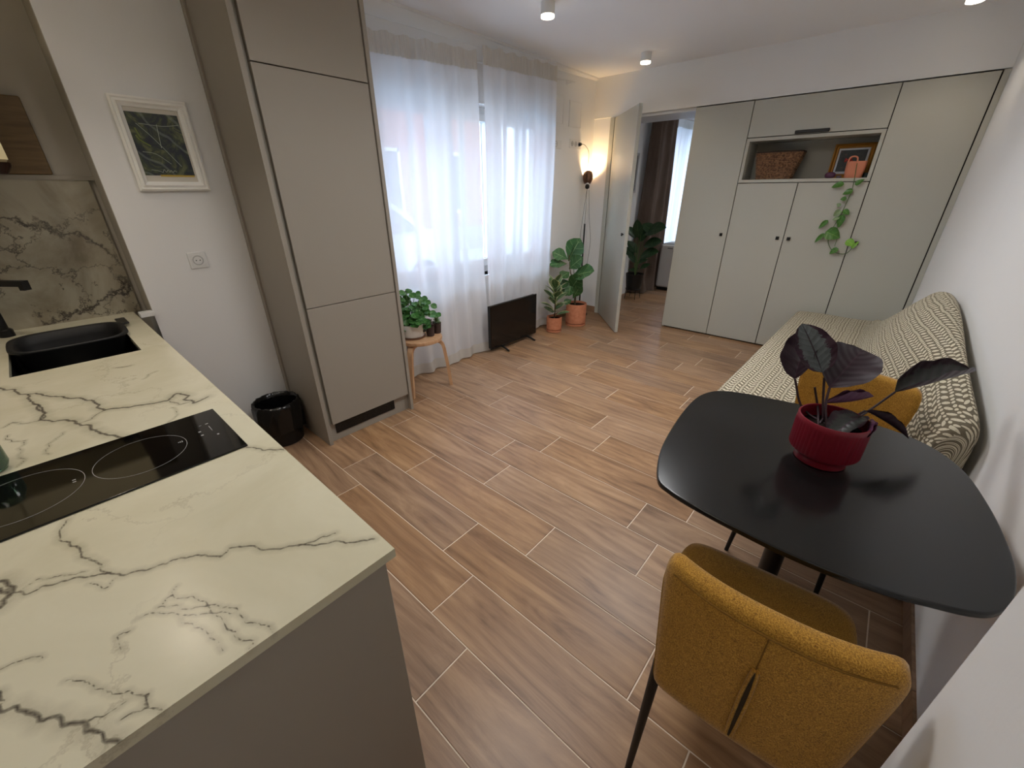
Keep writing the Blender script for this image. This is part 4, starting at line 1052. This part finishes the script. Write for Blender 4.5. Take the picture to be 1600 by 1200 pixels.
# ------------------------------------------------------------------ far room beyond the door
def far_room():
    # brown curtain and sheer
    bc = Mat('brown_velvet', (104, 88, 78), .85); n_ = bc.noise(bc.coord(scale=(1, 1, .2)), 12, 3); bc.base(bc.ramp(n_, [(.3, (92, 78, 68)), (.7, (114, 98, 87))]))
    curtain('brown_curtain', -2.78, 6.15, 6.90, .01, 2.44, 3.3, .075, bc.m, bc.m, 'brown full-length curtain in the room beyond the door', pleats=False, hemh=0, ny=120, flare=.08, puddle=.07)
    curtain('sheer_curtain', -2.85, 6.95, 8.85, .02, 2.48, 4.4, .02, M_sheer, M_sheer2, 'bright sheer curtain in the room beyond the door', pleats=False, ny=150)
    tag(tube('curtain_pole', [(-2.83, 6.1, 2.47), (-2.83, 8.9, 2.50)], .012, M_white, None, 12), 'white curtain pole in the room beyond the door', 'curtain rod')
    # portable air conditioner
    p = at((1024, 453), z=0)
    x0, y0 = p.x-.04, p.y+.05
    t = thing('portable_air_conditioner', (x0+.2, y0+.17, 0), 'white portable air conditioner before the far room window', 'air conditioner')
    box('base', x0+.02, x0+.36, y0+.02, y0+.36, 0, .05, M_blackpl, t, .01)
    box('body', x0, x0+.38, y0, y0+.38, .045, .72, M_white, t, .04, 4)
    box('top_panel', x0+.03, x0+.35, y0+.03, y0+.35, .718, .732, Mat('grey_plastic', (176, 180, 184), .4), t, .01)
    for k in range(6): box('louvre', x0+.08, x0+.30, y0+.08+k*.04, y0+.10+k*.04, .730, .740, M_white, t, .002)
    box('badge', x0+.12, x0+.20, y0-.002, y0+.0005, .655, .668, Mat('grey_badge', (120, 122, 126), .4), t)
    # plant on a stand
    c = at((989, 452), y=5.85); c.z = 0
    t = thing('dark_leafy_plant', c, 'dark green large-leaved plant on a wire stand beyond the door', 'plant')
    for i in range(4):
        a = PI/4+i*PI/2; tube('stand_leg', [c+Vector((.10*math.cos(a), .10*math.sin(a), .15)), c+Vector((.12*math.cos(a), .12*math.sin(a), 0.0))], .005, M_black, t, 6)
    lathe('stand_ring', [(.105, .135), (.112, .14), (.112, .15), (.105, .155)], c, M_black, t, 24)
    lathe('pot', [(.10, .152), (.105, .155), (.13, .36), (.132, .37), (.125, .37), (.12, .34)], c, M_blackpl, t, 28)
    lathe('soil', [(.118, .335), (.12, .345)], c, M_soil, t, 16)
    lm = leaf_mat('dark_leaf', (30, 54, 34), (48, 76, 46), (70, 96, 60), .4, ribs=12); me = LM('leaf', .28, .17, lm, belly=.5, cup=.2, droop=.5)
    rng = random.Random(11)
    for i, (e, b) in enumerate((((1032, 372), (1006, 385)), ((1026, 362), (1004, 350)), ((1025, 388), (1000, 402)), ((1012, 402), (995, 412)), ((984, 398), (995, 410)), ((1036, 349), (1008, 365)), ((980, 352), (994, 372)), ((995, 345), (998, 372)),
                           ((982, 375), (995, 395)), ((1010, 355), (1000, 378)), ((978, 385), (990, 402)), ((1015, 410), (1000, 420)), ((985, 415), (993, 425)))):
        y = 6.0+rng.uniform(-.12, .12); bp, ep = inside(b, 5.9, -2.82), inside(e, y-.1, -2.86)
        put_leaf(me, bp, ep, (rng.uniform(-.2, .3), -.6, .75), t, rng.uniform(.9, 1.3))
        tube('stem', curve_pts([c+Vector((0, 0, .34)), (c+bp)/2+Vector((0, 0, .18)), bp], 4), .004, M_gstem, t, 6)
    # picture on the wall behind the door leaf
    t = thing('grey_framed_picture', (X_FAC, 5.8, 1.7), 'grey framed picture in the far room half behind the door', 'picture')
    Y0, Y1, Z0, Z1 = 5.62, 6.0, 1.46, 1.955
    boxes('frame', [(X_FAC+.001, X_FAC+.025, Y0, Y1, Z0, Z0+.03), (X_FAC+.001, X_FAC+.025, Y0, Y1, Z1-.03, Z1), (X_FAC+.001, X_FAC+.025, Y0, Y0+.03, Z0, Z1), (X_FAC+.001, X_FAC+.025, Y1-.03, Y1, Z0, Z1)], Mat('pale_frame', (196, 196, 198), .5), t)
    pm = Mat('grey_print', (120, 122, 128), .6); pm.base(pm.ramp(pm.noise(pm.coord(), 12, 4), [(.3, (92, 94, 100)), (.7, (150, 150, 154))]))
    box('print', X_FAC+.001, X_FAC+.012, Y0+.03, Y1-.03, Z0+.03, Z1-.03, pm, t)
far_room()

# ------------------------------------------------------------------ table
def table():
    pts = [(-.300,.972),(-.335,1.05),(-.362,1.15),(-.380,1.27),(-.393,1.40),(-.397,1.53),(-.385,1.62),(-.345,1.690),(-.267,1.728),(-.178,1.747),(-.075,1.768),(.026,1.775),(.135,1.768),(.241,1.742),(.315,1.685),(.368,1.585),
           (.398,1.44),(.412,1.31),(.415,1.19),(.400,1.085),(.372,1.020),(.332,.985),(.267,.958),(.219,.940),(.136,.922),(.06,.915),(-.02,.915),(-.128,.924),(-.21,.936),(-.262,.950)]
    n = len(pts); sm = []
    P = [Vector((*p, 0)) for p in pts]
    for i in range(n):
        a, b, c, d = P[i-1], P[i], P[(i+1) % n], P[(i+2) % n]
        for k in range(4):
            t = k/4; sm.append(.5*((2*b)+(c-a)*t+(2*a-5*b+4*c-d)*t*t+(3*b-a-3*c+d)*t**3))
    t = thing('dining_table', (.01, 1.33, 0), 'matt black dining table with soft triangular-round top', 'table')
    m = Mat('satin_black_top', (20, 21, 21), .17); nn = m.noise(m.coord(), 60, 3); m.bump(nn, .015, .001)
    prism('tabletop', [(p.x, p.y) for p in sm], .733, .75, m, t, .005)
    lathe('column', [(.030, .015), (.030, .70), (.06, .715), (.09, .733)], (.012, 1.33, 0), M_black, t, 28)
    lathe('foot_plate', [(.20, 0), (.205, .003), (.205, .010), (.19, .014), (.03, .02)], (.012, 1.33, 0), M_black, t, 48)
table()

# ------------------------------------------------------------------ chairs
M_must = Mat('mustard_fabric', (176, 128, 34), .92)
def _must():
    m = M_must; v = m.coord('Object', (1, 1, 1)); n1 = m.noise(v, 420, 2, .6); n2 = m.noise(v, 60, 4, .6)
    s = m.math('ADD', m.math('MULTIPLY', n1, .85), m.math('MULTIPLY', n2, .15))
    m.base(m.ramp(s, [(.34, (122, 84, 20)), (.5, (166, 120, 36)), (.66, (200, 152, 60))])); m.bump(n1, .5, .0015)
    m.b.inputs['Sheen Weight'].default_value = .25; m.b.inputs['Sheen Roughness'].default_value = .4
_must()
def chair(label):
    """local: the sitter faces +Y, origin on the floor under the seat"""
    t = tag(empty('dining_chair', (0, 0, 0)), label, 'chair', 'mustard dining chairs')
    # seat cushion
    def ringz(z, sx, sy0, sy1, e=.26, n=48):
        out = []
        for i in range(n):
            a = 2*PI*i/n; c, s = math.cos(a), math.sin(a); x = sx*math.copysign(abs(c)**e, c); k = math.copysign(abs(s)**e, s)
            yy = (sy1 if k > 0 else sy0)*abs(k)*(1 if k > 0 else -1); x *= 1+(.03*k if k > 0 else .24*k)
            out.append((x, yy, z))
        return out
    rs = [ringz(z, sx, y0, y1) for z, sx, y0, y1 in ((.395, .17, .17, .19), (.398, .205, .195, .222), (.412, .219, .208, .240), (.440, .222, .210, .245), (.456, .216, .206, .239), (.464, .195, .19, .218), (.467, .12, .13, .14))]
    vs = [p for r in rs for p in r]; fs = []; n = 48
    for k in range(len(rs)-1):
        for i in range(n): fs.append((k*n+i, k*n+(i+1) % n, (k+1)*n+(i+1) % n, (k+1)*n+i))
    fs.append(tuple(range(n))[::-1]); fs.append(tuple(range((len(rs)-1)*n, len(rs)*n)))
    mesh('seat', vs, fs, M_must, t, True)
    # curved backrest shell: closed loft of rounded-rectangle sections from side to side
    U = 28; Q = 24; vs = []; fs = []
    def sect(u):                       # u in -1..1
        au = abs(u)
        k = max(0, (au-.82)/.18); inset = 1-math.sqrt(max(0, 1-k*k))
        z0 = .425+.015*inset; z1 = .815-.010*au**2-.070*inset
        h0 = 0; ym = -.245; th = .030*(1-.5*inset)
        out = []
        for j in range(Q):
            a = 2*PI*j/Q; c, s = math.cos(a), math.sin(a); e = .24
            zz = (z0+z1)/2+(z1-z0)/2*math.copysign(abs(s)**e, s); yy = th*math.copysign(abs(c)**.5, c)
            h = (zz-.455)/.37; hw = .170+.038*h
            lean = -.012*h
            out.append((u*hw, ym+.060*au**2.4*(.2+.8*max(0, h))+yy+lean, zz))
        return out
    for i in range(U+1):
        u = math.sin(-PI/2+PI*i/U); u = .6*u+.4*(-1+2*i/U); vs += sect(u)
    for i in range(U):
        for j in range(Q): fs.append((i*Q+j, i*Q+(j+1) % Q, (i+1)*Q+(j+1) % Q, (i+1)*Q+j))
    fs.append(tuple(range(Q))); fs.append(tuple(range(U*Q, U*Q+Q))[::-1])
    b = mesh('backrest', vs, fs, M_must, t, True)
    # piping along the rear top edge, centre seam and the slit below it
    def rear(u, h): 
        s = sect(u); z0, z1 = min(p[2] for p in s), max(p[2] for p in s)
        return u, (z0, z1)
    pipe = []
    for i in range(21):
        u = -.93+1.86*i/20; au = abs(u); k = max(0, (au-.82)/.18); inset = 1-math.sqrt(max(0, 1-k*k)); z1 = .815-.010*au**2-.070*inset
        h = (z1-.022-.455)/.37; pipe.append((u*(.170+.038*h), -.245+.060*au**2.4-.012*h-.0295*(1-.5*inset), z1-.022))
    dk = Mat('seam_thread', (120, 84, 20), .95)
    tube('piping', pipe, .0022, dk, b, 6)
    tube('centre_seam', [(0, -.2858, .790), (0, -.2835, .70)], .0012, dk, b, 6)
    sl = Mat('slit_shadow_cloth', (48, 34, 10), .95)
    bm = bmesh.new(); zs = [.70, .685, .65, .61, .56, .51, .47]; ws = [.0004, .0018, .0034, .0040, .0036, .0030, .002]
    L_ = [bm.verts.new((-w, -.2826-(z-.455)/.37*.012+.0115-.0128, z)) for z, w in zip(zs, ws)]; R_ = [bm.verts.new((w, -.2826-(z-.455)/.37*.012+.0115-.0128, z)) for z, w in zip(zs, ws)]
    for i in range(len(zs)-1): bm.faces.new((L_[i], L_[i+1], R_[i+1], R_[i]))
    from_bm('slit', bm, sl, b)
    for sg in (-1, 1):
        tube('piping', [(sg*(w+.0025), -.2835-(z-.455)/.37*.012+.004, z) for z, w in zip(zs, ws)], .0042, M_must, b, 8)
    # steel frame and legs
    bm = bmesh.new()
    add_box(bm, -.15, .15, -.19, -.17, .375, .396); add_box(bm, -.15, .15, .15, .17, .375, .396); add_box(bm, -.15, -.13, -.17, .15, .375, .396); add_box(bm, .13, .15, -.17, .15, .375, .396)
    from_bm('under_frame', bm, M_black, t)
    for sx in (-1, 1):
        tube('leg', [(sx*.165, -.225, .47), (sx*.172, -.262, 0)], [.0135, .0085], M_black, t, 14)
        tube('leg', [(sx*.150, .165, .395), (sx*.172, .235, 0)], [.0135, .0085], M_black, t, 14)
    return t
c1 = chair('mustard fabric chair in the foreground with its slit back to the camera')
c1.location = (.022, .913, 0); c1.rotation_euler = (0, 0, math.radians(4))
c2 = copy_tree(c1); c2['label'] = 'mustard fabric chair on the far side of the table, by the sofa'
c2.location = (.048, 1.872, 0); c2.rotation_euler = (0, 0, math.radians(172))

# ------------------------------------------------------------------ sofa with patterned throw
def sofa():
    m = Mat('patterned_throw', (140, 126, 100), .9)
    uv = m.node('ShaderNodeTexCoord').outputs['UV']
    dn = m.node('ShaderNodeTexNoise'); dn.inputs['Scale'].default_value = 9; dn.inputs['Detail'].default_value = 2; m.link(uv, dn.inputs['Vector'])
    mx = m.node('ShaderNodeMix'); mx.data_type = 'VECTOR'; mx.inputs[0].default_value = .022; m.link(uv, mx.inputs[4]); m.link(dn.outputs['Color'], mx.inputs[5])
    sp = m.node('ShaderNodeSeparateXYZ'); m.link(mx.outputs[1], sp.inputs[0]); U, V = sp.outputs[0], sp.outputs[1]
    P = .096
    fu = m.math('FRACT', m.math('DIVIDE', U, P))
    def band(c, w): return m.math('POWER', m.math('DIVIDE', m.math('ABSOLUTE', m.math('SUBTRACT', fu, c)), w), 2.0)
    def dash(q, duty, sh=0, slope=0, c=0):
        v = m.math('ADD', m.math('DIVIDE', V, q), sh)
        if slope: v = m.math('ADD', v, m.math('MULTIPLY', m.math('SUBTRACT', fu, c), slope))
        f = m.math('ABSOLUTE', m.math('SUBTRACT', m.math('FRACT', v), .5)); return m.math('POWER', m.math('DIVIDE', f, duty/2*1.12), 2.0)
    parts = [(band(.07, .070), dash(.020, .60)), (band(.27, .105), dash(.034, .46, .2, 2.2, .27)), (band(.46, .105), dash(.034, .46, .55, -2.2, .46)), (band(.64, .065), dash(.020, .60, .5)),
             (band(.85, .125), dash(.036, .46, .1, 2.6, .85))]
    tot = None
    for a, b in parts:
        p = m.math('LESS_THAN', m.math('ADD', a, b), 1.0); tot = p if tot is None else m.math('MAXIMUM', tot, p)
    fr = m.noise(m.coord('UV', (60, 60, 60)), 4, 3); tot = m.math('MULTIPLY', tot, m.math('GREATER_THAN', fr, .36))
    wv = m.noise(m.coord('UV', (300, 40, 1)), 3, 2); bc = m.ramp(wv, [(.35, (92, 84, 68)), (.65, (124, 114, 94))])
    m.base(m.mix(tot, bc, (212, 204, 180))); m.bump(m.math('ADD', tot, wv), .35, .003)
    t = thing('sofa_bed', (0, 3.4, 0), 'low sofa bed under a grey and cream patterned throw', 'sofa')
    def loft(name, secs, mat, sub=2):
        """secs: list of (y, [(x, z), ...]); uv in metres along the section and along y"""
        n = len(secs[0][1]); vs = [(x, y if not isinstance(y, (list, tuple)) else y[i], z) for y, s in secs for i, (x, z) in enumerate(s)]; fs = []; 
        us = []
        for y, s in secs:
            a = [0]
            for p, q in zip(s, s[1:]): a.append(a[-1]+math.hypot(q[0]-p[0], q[1]-p[1]))
            us += [(v_, y if not isinstance(y, (list, tuple)) else y[0]) for v_ in a]
        for i in range(len(secs)-1):
            for j in range(n-1): fs.append((i*n+j, i*n+j+1, (i+1)*n+j+1, (i+1)*n+j))
        me = bpy.data.meshes.new(name); me.from_pydata(vs, [], fs); ul = me.uv_layers.new(name='UVMap')
        for lp in me.loops: ul.data[lp.index].uv = us[lp.vertex_index]
        o = finish(name, me, mat, t, True)
        ss = o.modifiers.new('smooth', 'SUBSURF'); ss.levels = ss.render_levels = sub; return o
    def wx(y): return (.462 if y < 1.95 else .462-.0518*(y-1.95)) - .008
    rng = random.Random(4)
    seat = []
    for y, dz in ((2.20, -.38), (2.202, -.2), (2.205, -.05), (2.23, -.01), (2.3, 0), (2.6, .004), (2.9, -.004), (3.2, .004), (3.5, 0), (3.8, .005), (4.1, 0), (4.4, .004), (4.65, 0), (4.73, -.012), (4.75, -.05), (4.755, -.2), (4.756, -.38)):
        xf = -.512+.022*(y-2.2)*.9+.0*rng.random(); z = .452+dz; zz = [max(.07, v) for v in (.07, .25, .40, z-.012, z)]
        if dz < -.03: zz = [max(.07, min(v, z)) for v in zz]
        prof = [(xf+.012, zz[0]), (xf+.004, zz[1]), (xf, zz[2]), (xf+.006, zz[3]), (xf+.035, zz[4])]
        for k in range(1, 6):
            prof.append((xf+.035+(wx(y)-xf-.05)*k/6, max(.07, z+(.006*math.sin(y*5+k*2) if dz > -.02 else 0))))
        prof.append((wx(y)-.01, max(.07, z)))
        seat.append((y, prof))
    loft('seat', seat, m)
    back = []
    T = [(1.955, .30, .34, .52, .44), (1.97, .285, .36, .76, .453), (2.1, .262, .35, .815, 0), (2.4, .17, .33, .872, 0), (2.8, .10, .31, .93, 0), (3.2, .06, .29, .985, 0), (3.45, .05, .285, .965, 0), (3.7, .05, .28, .88, 0), (4.0, .05, .26, .74, 0), (4.3, .06, .22, .60, 0), (4.6, .10, .2, .49, 0), (4.73, .12, .2, .455, 0)]
    for y, xf, xr, zt, _ in T:
        xb = min(wx(y), .40+max(0, 2.2-y)*.2) if y < 3.6 else wx(y)
        zb = .30 if y < 2.2 else .42
        s = [(xf-.02, zb), (xf, max(zb, .455)), (xf+(xr-xf)*.30+.005, .46+(zt-.46)*.36), (xf+(xr-xf)*.62, .46+(zt-.46)*.72), (xr-.012, zt-.045), (xr+.02, zt-.005), ((xr+xb)/2+.01, zt), (xb-.008, zt-.015), (xb, zt-.06), (xb, (zt+zb)/2), (xb, zb)]
        back.append((y, s))
    first = back[0]; y0, s0 = first
    cx = sum(p[0] for p in s0)/len(s0)
    loft('backrest', [(y0+.004, [((a-.38)*.15+.38, (b-.55)*.25+.55) for a, b in back[1][1]]), (y0-.002, [((a-.38)*.8+.38, (b-.55)*.85+.55) for a, b in back[1][1]])]+back[1:], m)
    dk = Mat('dark_sofa_base', (40, 36, 32), .8)
    boxes('base', [(-.47, .28, 2.26, 4.70, .06, .30)], dk, t)
    for x, y in ((-.42, 2.32), (.24, 2.32), (-.42, 4.6), (.24, 4.6)): lathe('leg', [(.02, 0), (.025, .06)], (x, y, 0), M_black, t, 12)
    boxes('back_frame', [(.36, .40, 2.05, 3.2, .30, .62)], dk, t)
sofa()

# ------------------------------------------------------------------ calathea in the red pot
def calathea():
    c = Vector((.032, 1.392, .7505)); t = thing('potted_calathea', c, 'dark purple-leaved calathea in a ribbed red pot on the table', 'plant')
    rp = Mat('red_glaze', (122, 16, 36), .42)
    bm = bmesh.new(); n = 144; prof = [(.060, 0, 0), (.067, .002, 0), (.067, .020, 0), (.071, .024, 0), (.085, .036, .0), (.088, .042, 1), (.0885, .126, 1), (.089, .130, 0), (.089, .143, 0), (.087, .146, 0), (.0835, .145, 0), (.082, .12, 0), (.080, .10, 0)]
    rings = []
    for r, z, rib in prof:
        rings.append([bm.verts.new(c+Vector(((r+(.0017*math.cos(48*2*PI*i/n) if rib else 0))*math.cos(2*PI*i/n), (r+(.0017*math.cos(48*2*PI*i/n) if rib else 0))*math.sin(2*PI*i/n), z))) for i in range(n)])
    for a, b in zip(rings, rings[1:]):
        for i in range(n): bm.faces.new((a[i], a[(i+1) % n], b[(i+1) % n], b[i]))
    bm.faces.new(rings[0][::-1]); shade_auto(from_bm('pot', bm, rp, t), 50)
    lathe('soil', [(.078, .102), (.0812, .108), (.03, .111)], c, M_soil, t, 32)
    pu = leaf_mat('purple_leaf', (28, 12, 21), (36, 16, 27), (48, 24, 36), .5, ribs=30, under=(38, 19, 30))
    gr = leaf_mat('grey_green_leaf', (38, 40, 38), (62, 66, 62), (66, 44, 54), .4, edge=(40, 20, 31), edge_w=.34, ribs=30, under=(46, 24, 37))
    pk = leaf_mat('mauve_leaf', (104, 66, 92), (84, 50, 74), (120, 84, 104), .45, ribs=24)
    wide = LM('leaf', .12, .10, pu, belly=.48, point=.8, cup=.30, droop=.35, wave=.06, nx=14, ny=6)
    wide2 = LM('leaf', .12, .085, gr, belly=.45, point=.8, cup=.45, droop=.5, wave=.08, nx=14, ny=6)
    longl = LM('leaf', .16, .075, gr, belly=.45, point=.7, cup=.75, droop=.25, wave=.08, nx=16, ny=6)
    curl = LM('leaf', .10, .05, pk, belly=.5, cup=1.1, droop=-.4, wave=.12, nx=12, ny=5)
    fm = leaf_mat('silver_green_leaf', (84, 90, 90), (58, 62, 62), (40, 30, 36), .4, edge=(44, 22, 34), edge_w=.36, ribs=34, under=(38, 19, 30))
    face = LM('leaf', .12, .088, fm, belly=.45, point=.8, cup=.35, droop=.4, wave=.08, nx=14, ny=6)
    dark = LM('leaf', .12, .04, pu, belly=.45, cup=1.2, droop=.3, wave=.12, nx=12, ny=5)
    D0 = 1.24
    def P(q, d=D0): return at(q, d=d)
    toC = (CAMP-c).normalized(); R = Vector(_r); U = Vector(_u)
    for me, b, e, db, de, up, w in (
        (wide, (1242, 592), (1262, 504), D0+.03, D0+.02, toC+R*-.75+U*.1, .72), (face, (1285, 582), (1258, 502), D0-.03, D0-.02, toC*.9+R*.25, .95),
        (wide, (1296, 606), (1360, 531), D0-.05, D0+.02, toC+U*.1+R*.15, .78), (wide2, (1358, 590), (1340, 545), D0+.04, D0+.05, toC, .9),
        (longl, (1398, 613), (1530, 565), D0+.03, D0+.06, toC*.8+U*.6, .80), (curl, (1288, 630), (1362, 632), D0-.01, D0-.02, toC*.5+U*.8, .8),
        (wide2, (1345, 650), (1298, 672), D0-.05, D0-.10, toC*.6+U*.8, 1.0), (dark, (1352, 642), (1430, 679), D0+.0, D0-.04, toC*.4+U*.9, .8),
        (curl, (1360, 655), (1345, 690), D0-.06, D0-.11, toC+R*.4, .6), (dark, (1325, 560), (1300, 595), D0+.05, D0+.05, toC, .8)):
        put_leaf(me, P(b, db), P(e, de), up, t, w)
    st = Mat('dark_red_stem', (44, 18, 26), .6)
    base = c+Vector((0, 0, .105))
    for j, (q, d, mid) in enumerate((((1242, 592), D0+.03, (1256, 640)), ((1288, 590), D0-.01, (1286, 630)), ((1296, 606), D0-.05, (1290, 635)), ((1398, 613), D0+.03, (1360, 640)), ((1288, 630), D0-.01, (1288, 650)),
                            ((1352, 642), D0, (1330, 655)), ((1345, 650), D0-.05, (1325, 655)), ((1273, 605), D0+.02, (1278, 640)))):
        b0 = base+Vector((.03*math.cos(j*2.3), .03*math.sin(j*2.3), 0))
        tube('stem', curve_pts([b0, P(mid, d), P(q, d)], 6), [.0034]*13, st, t, 8)
calathea()
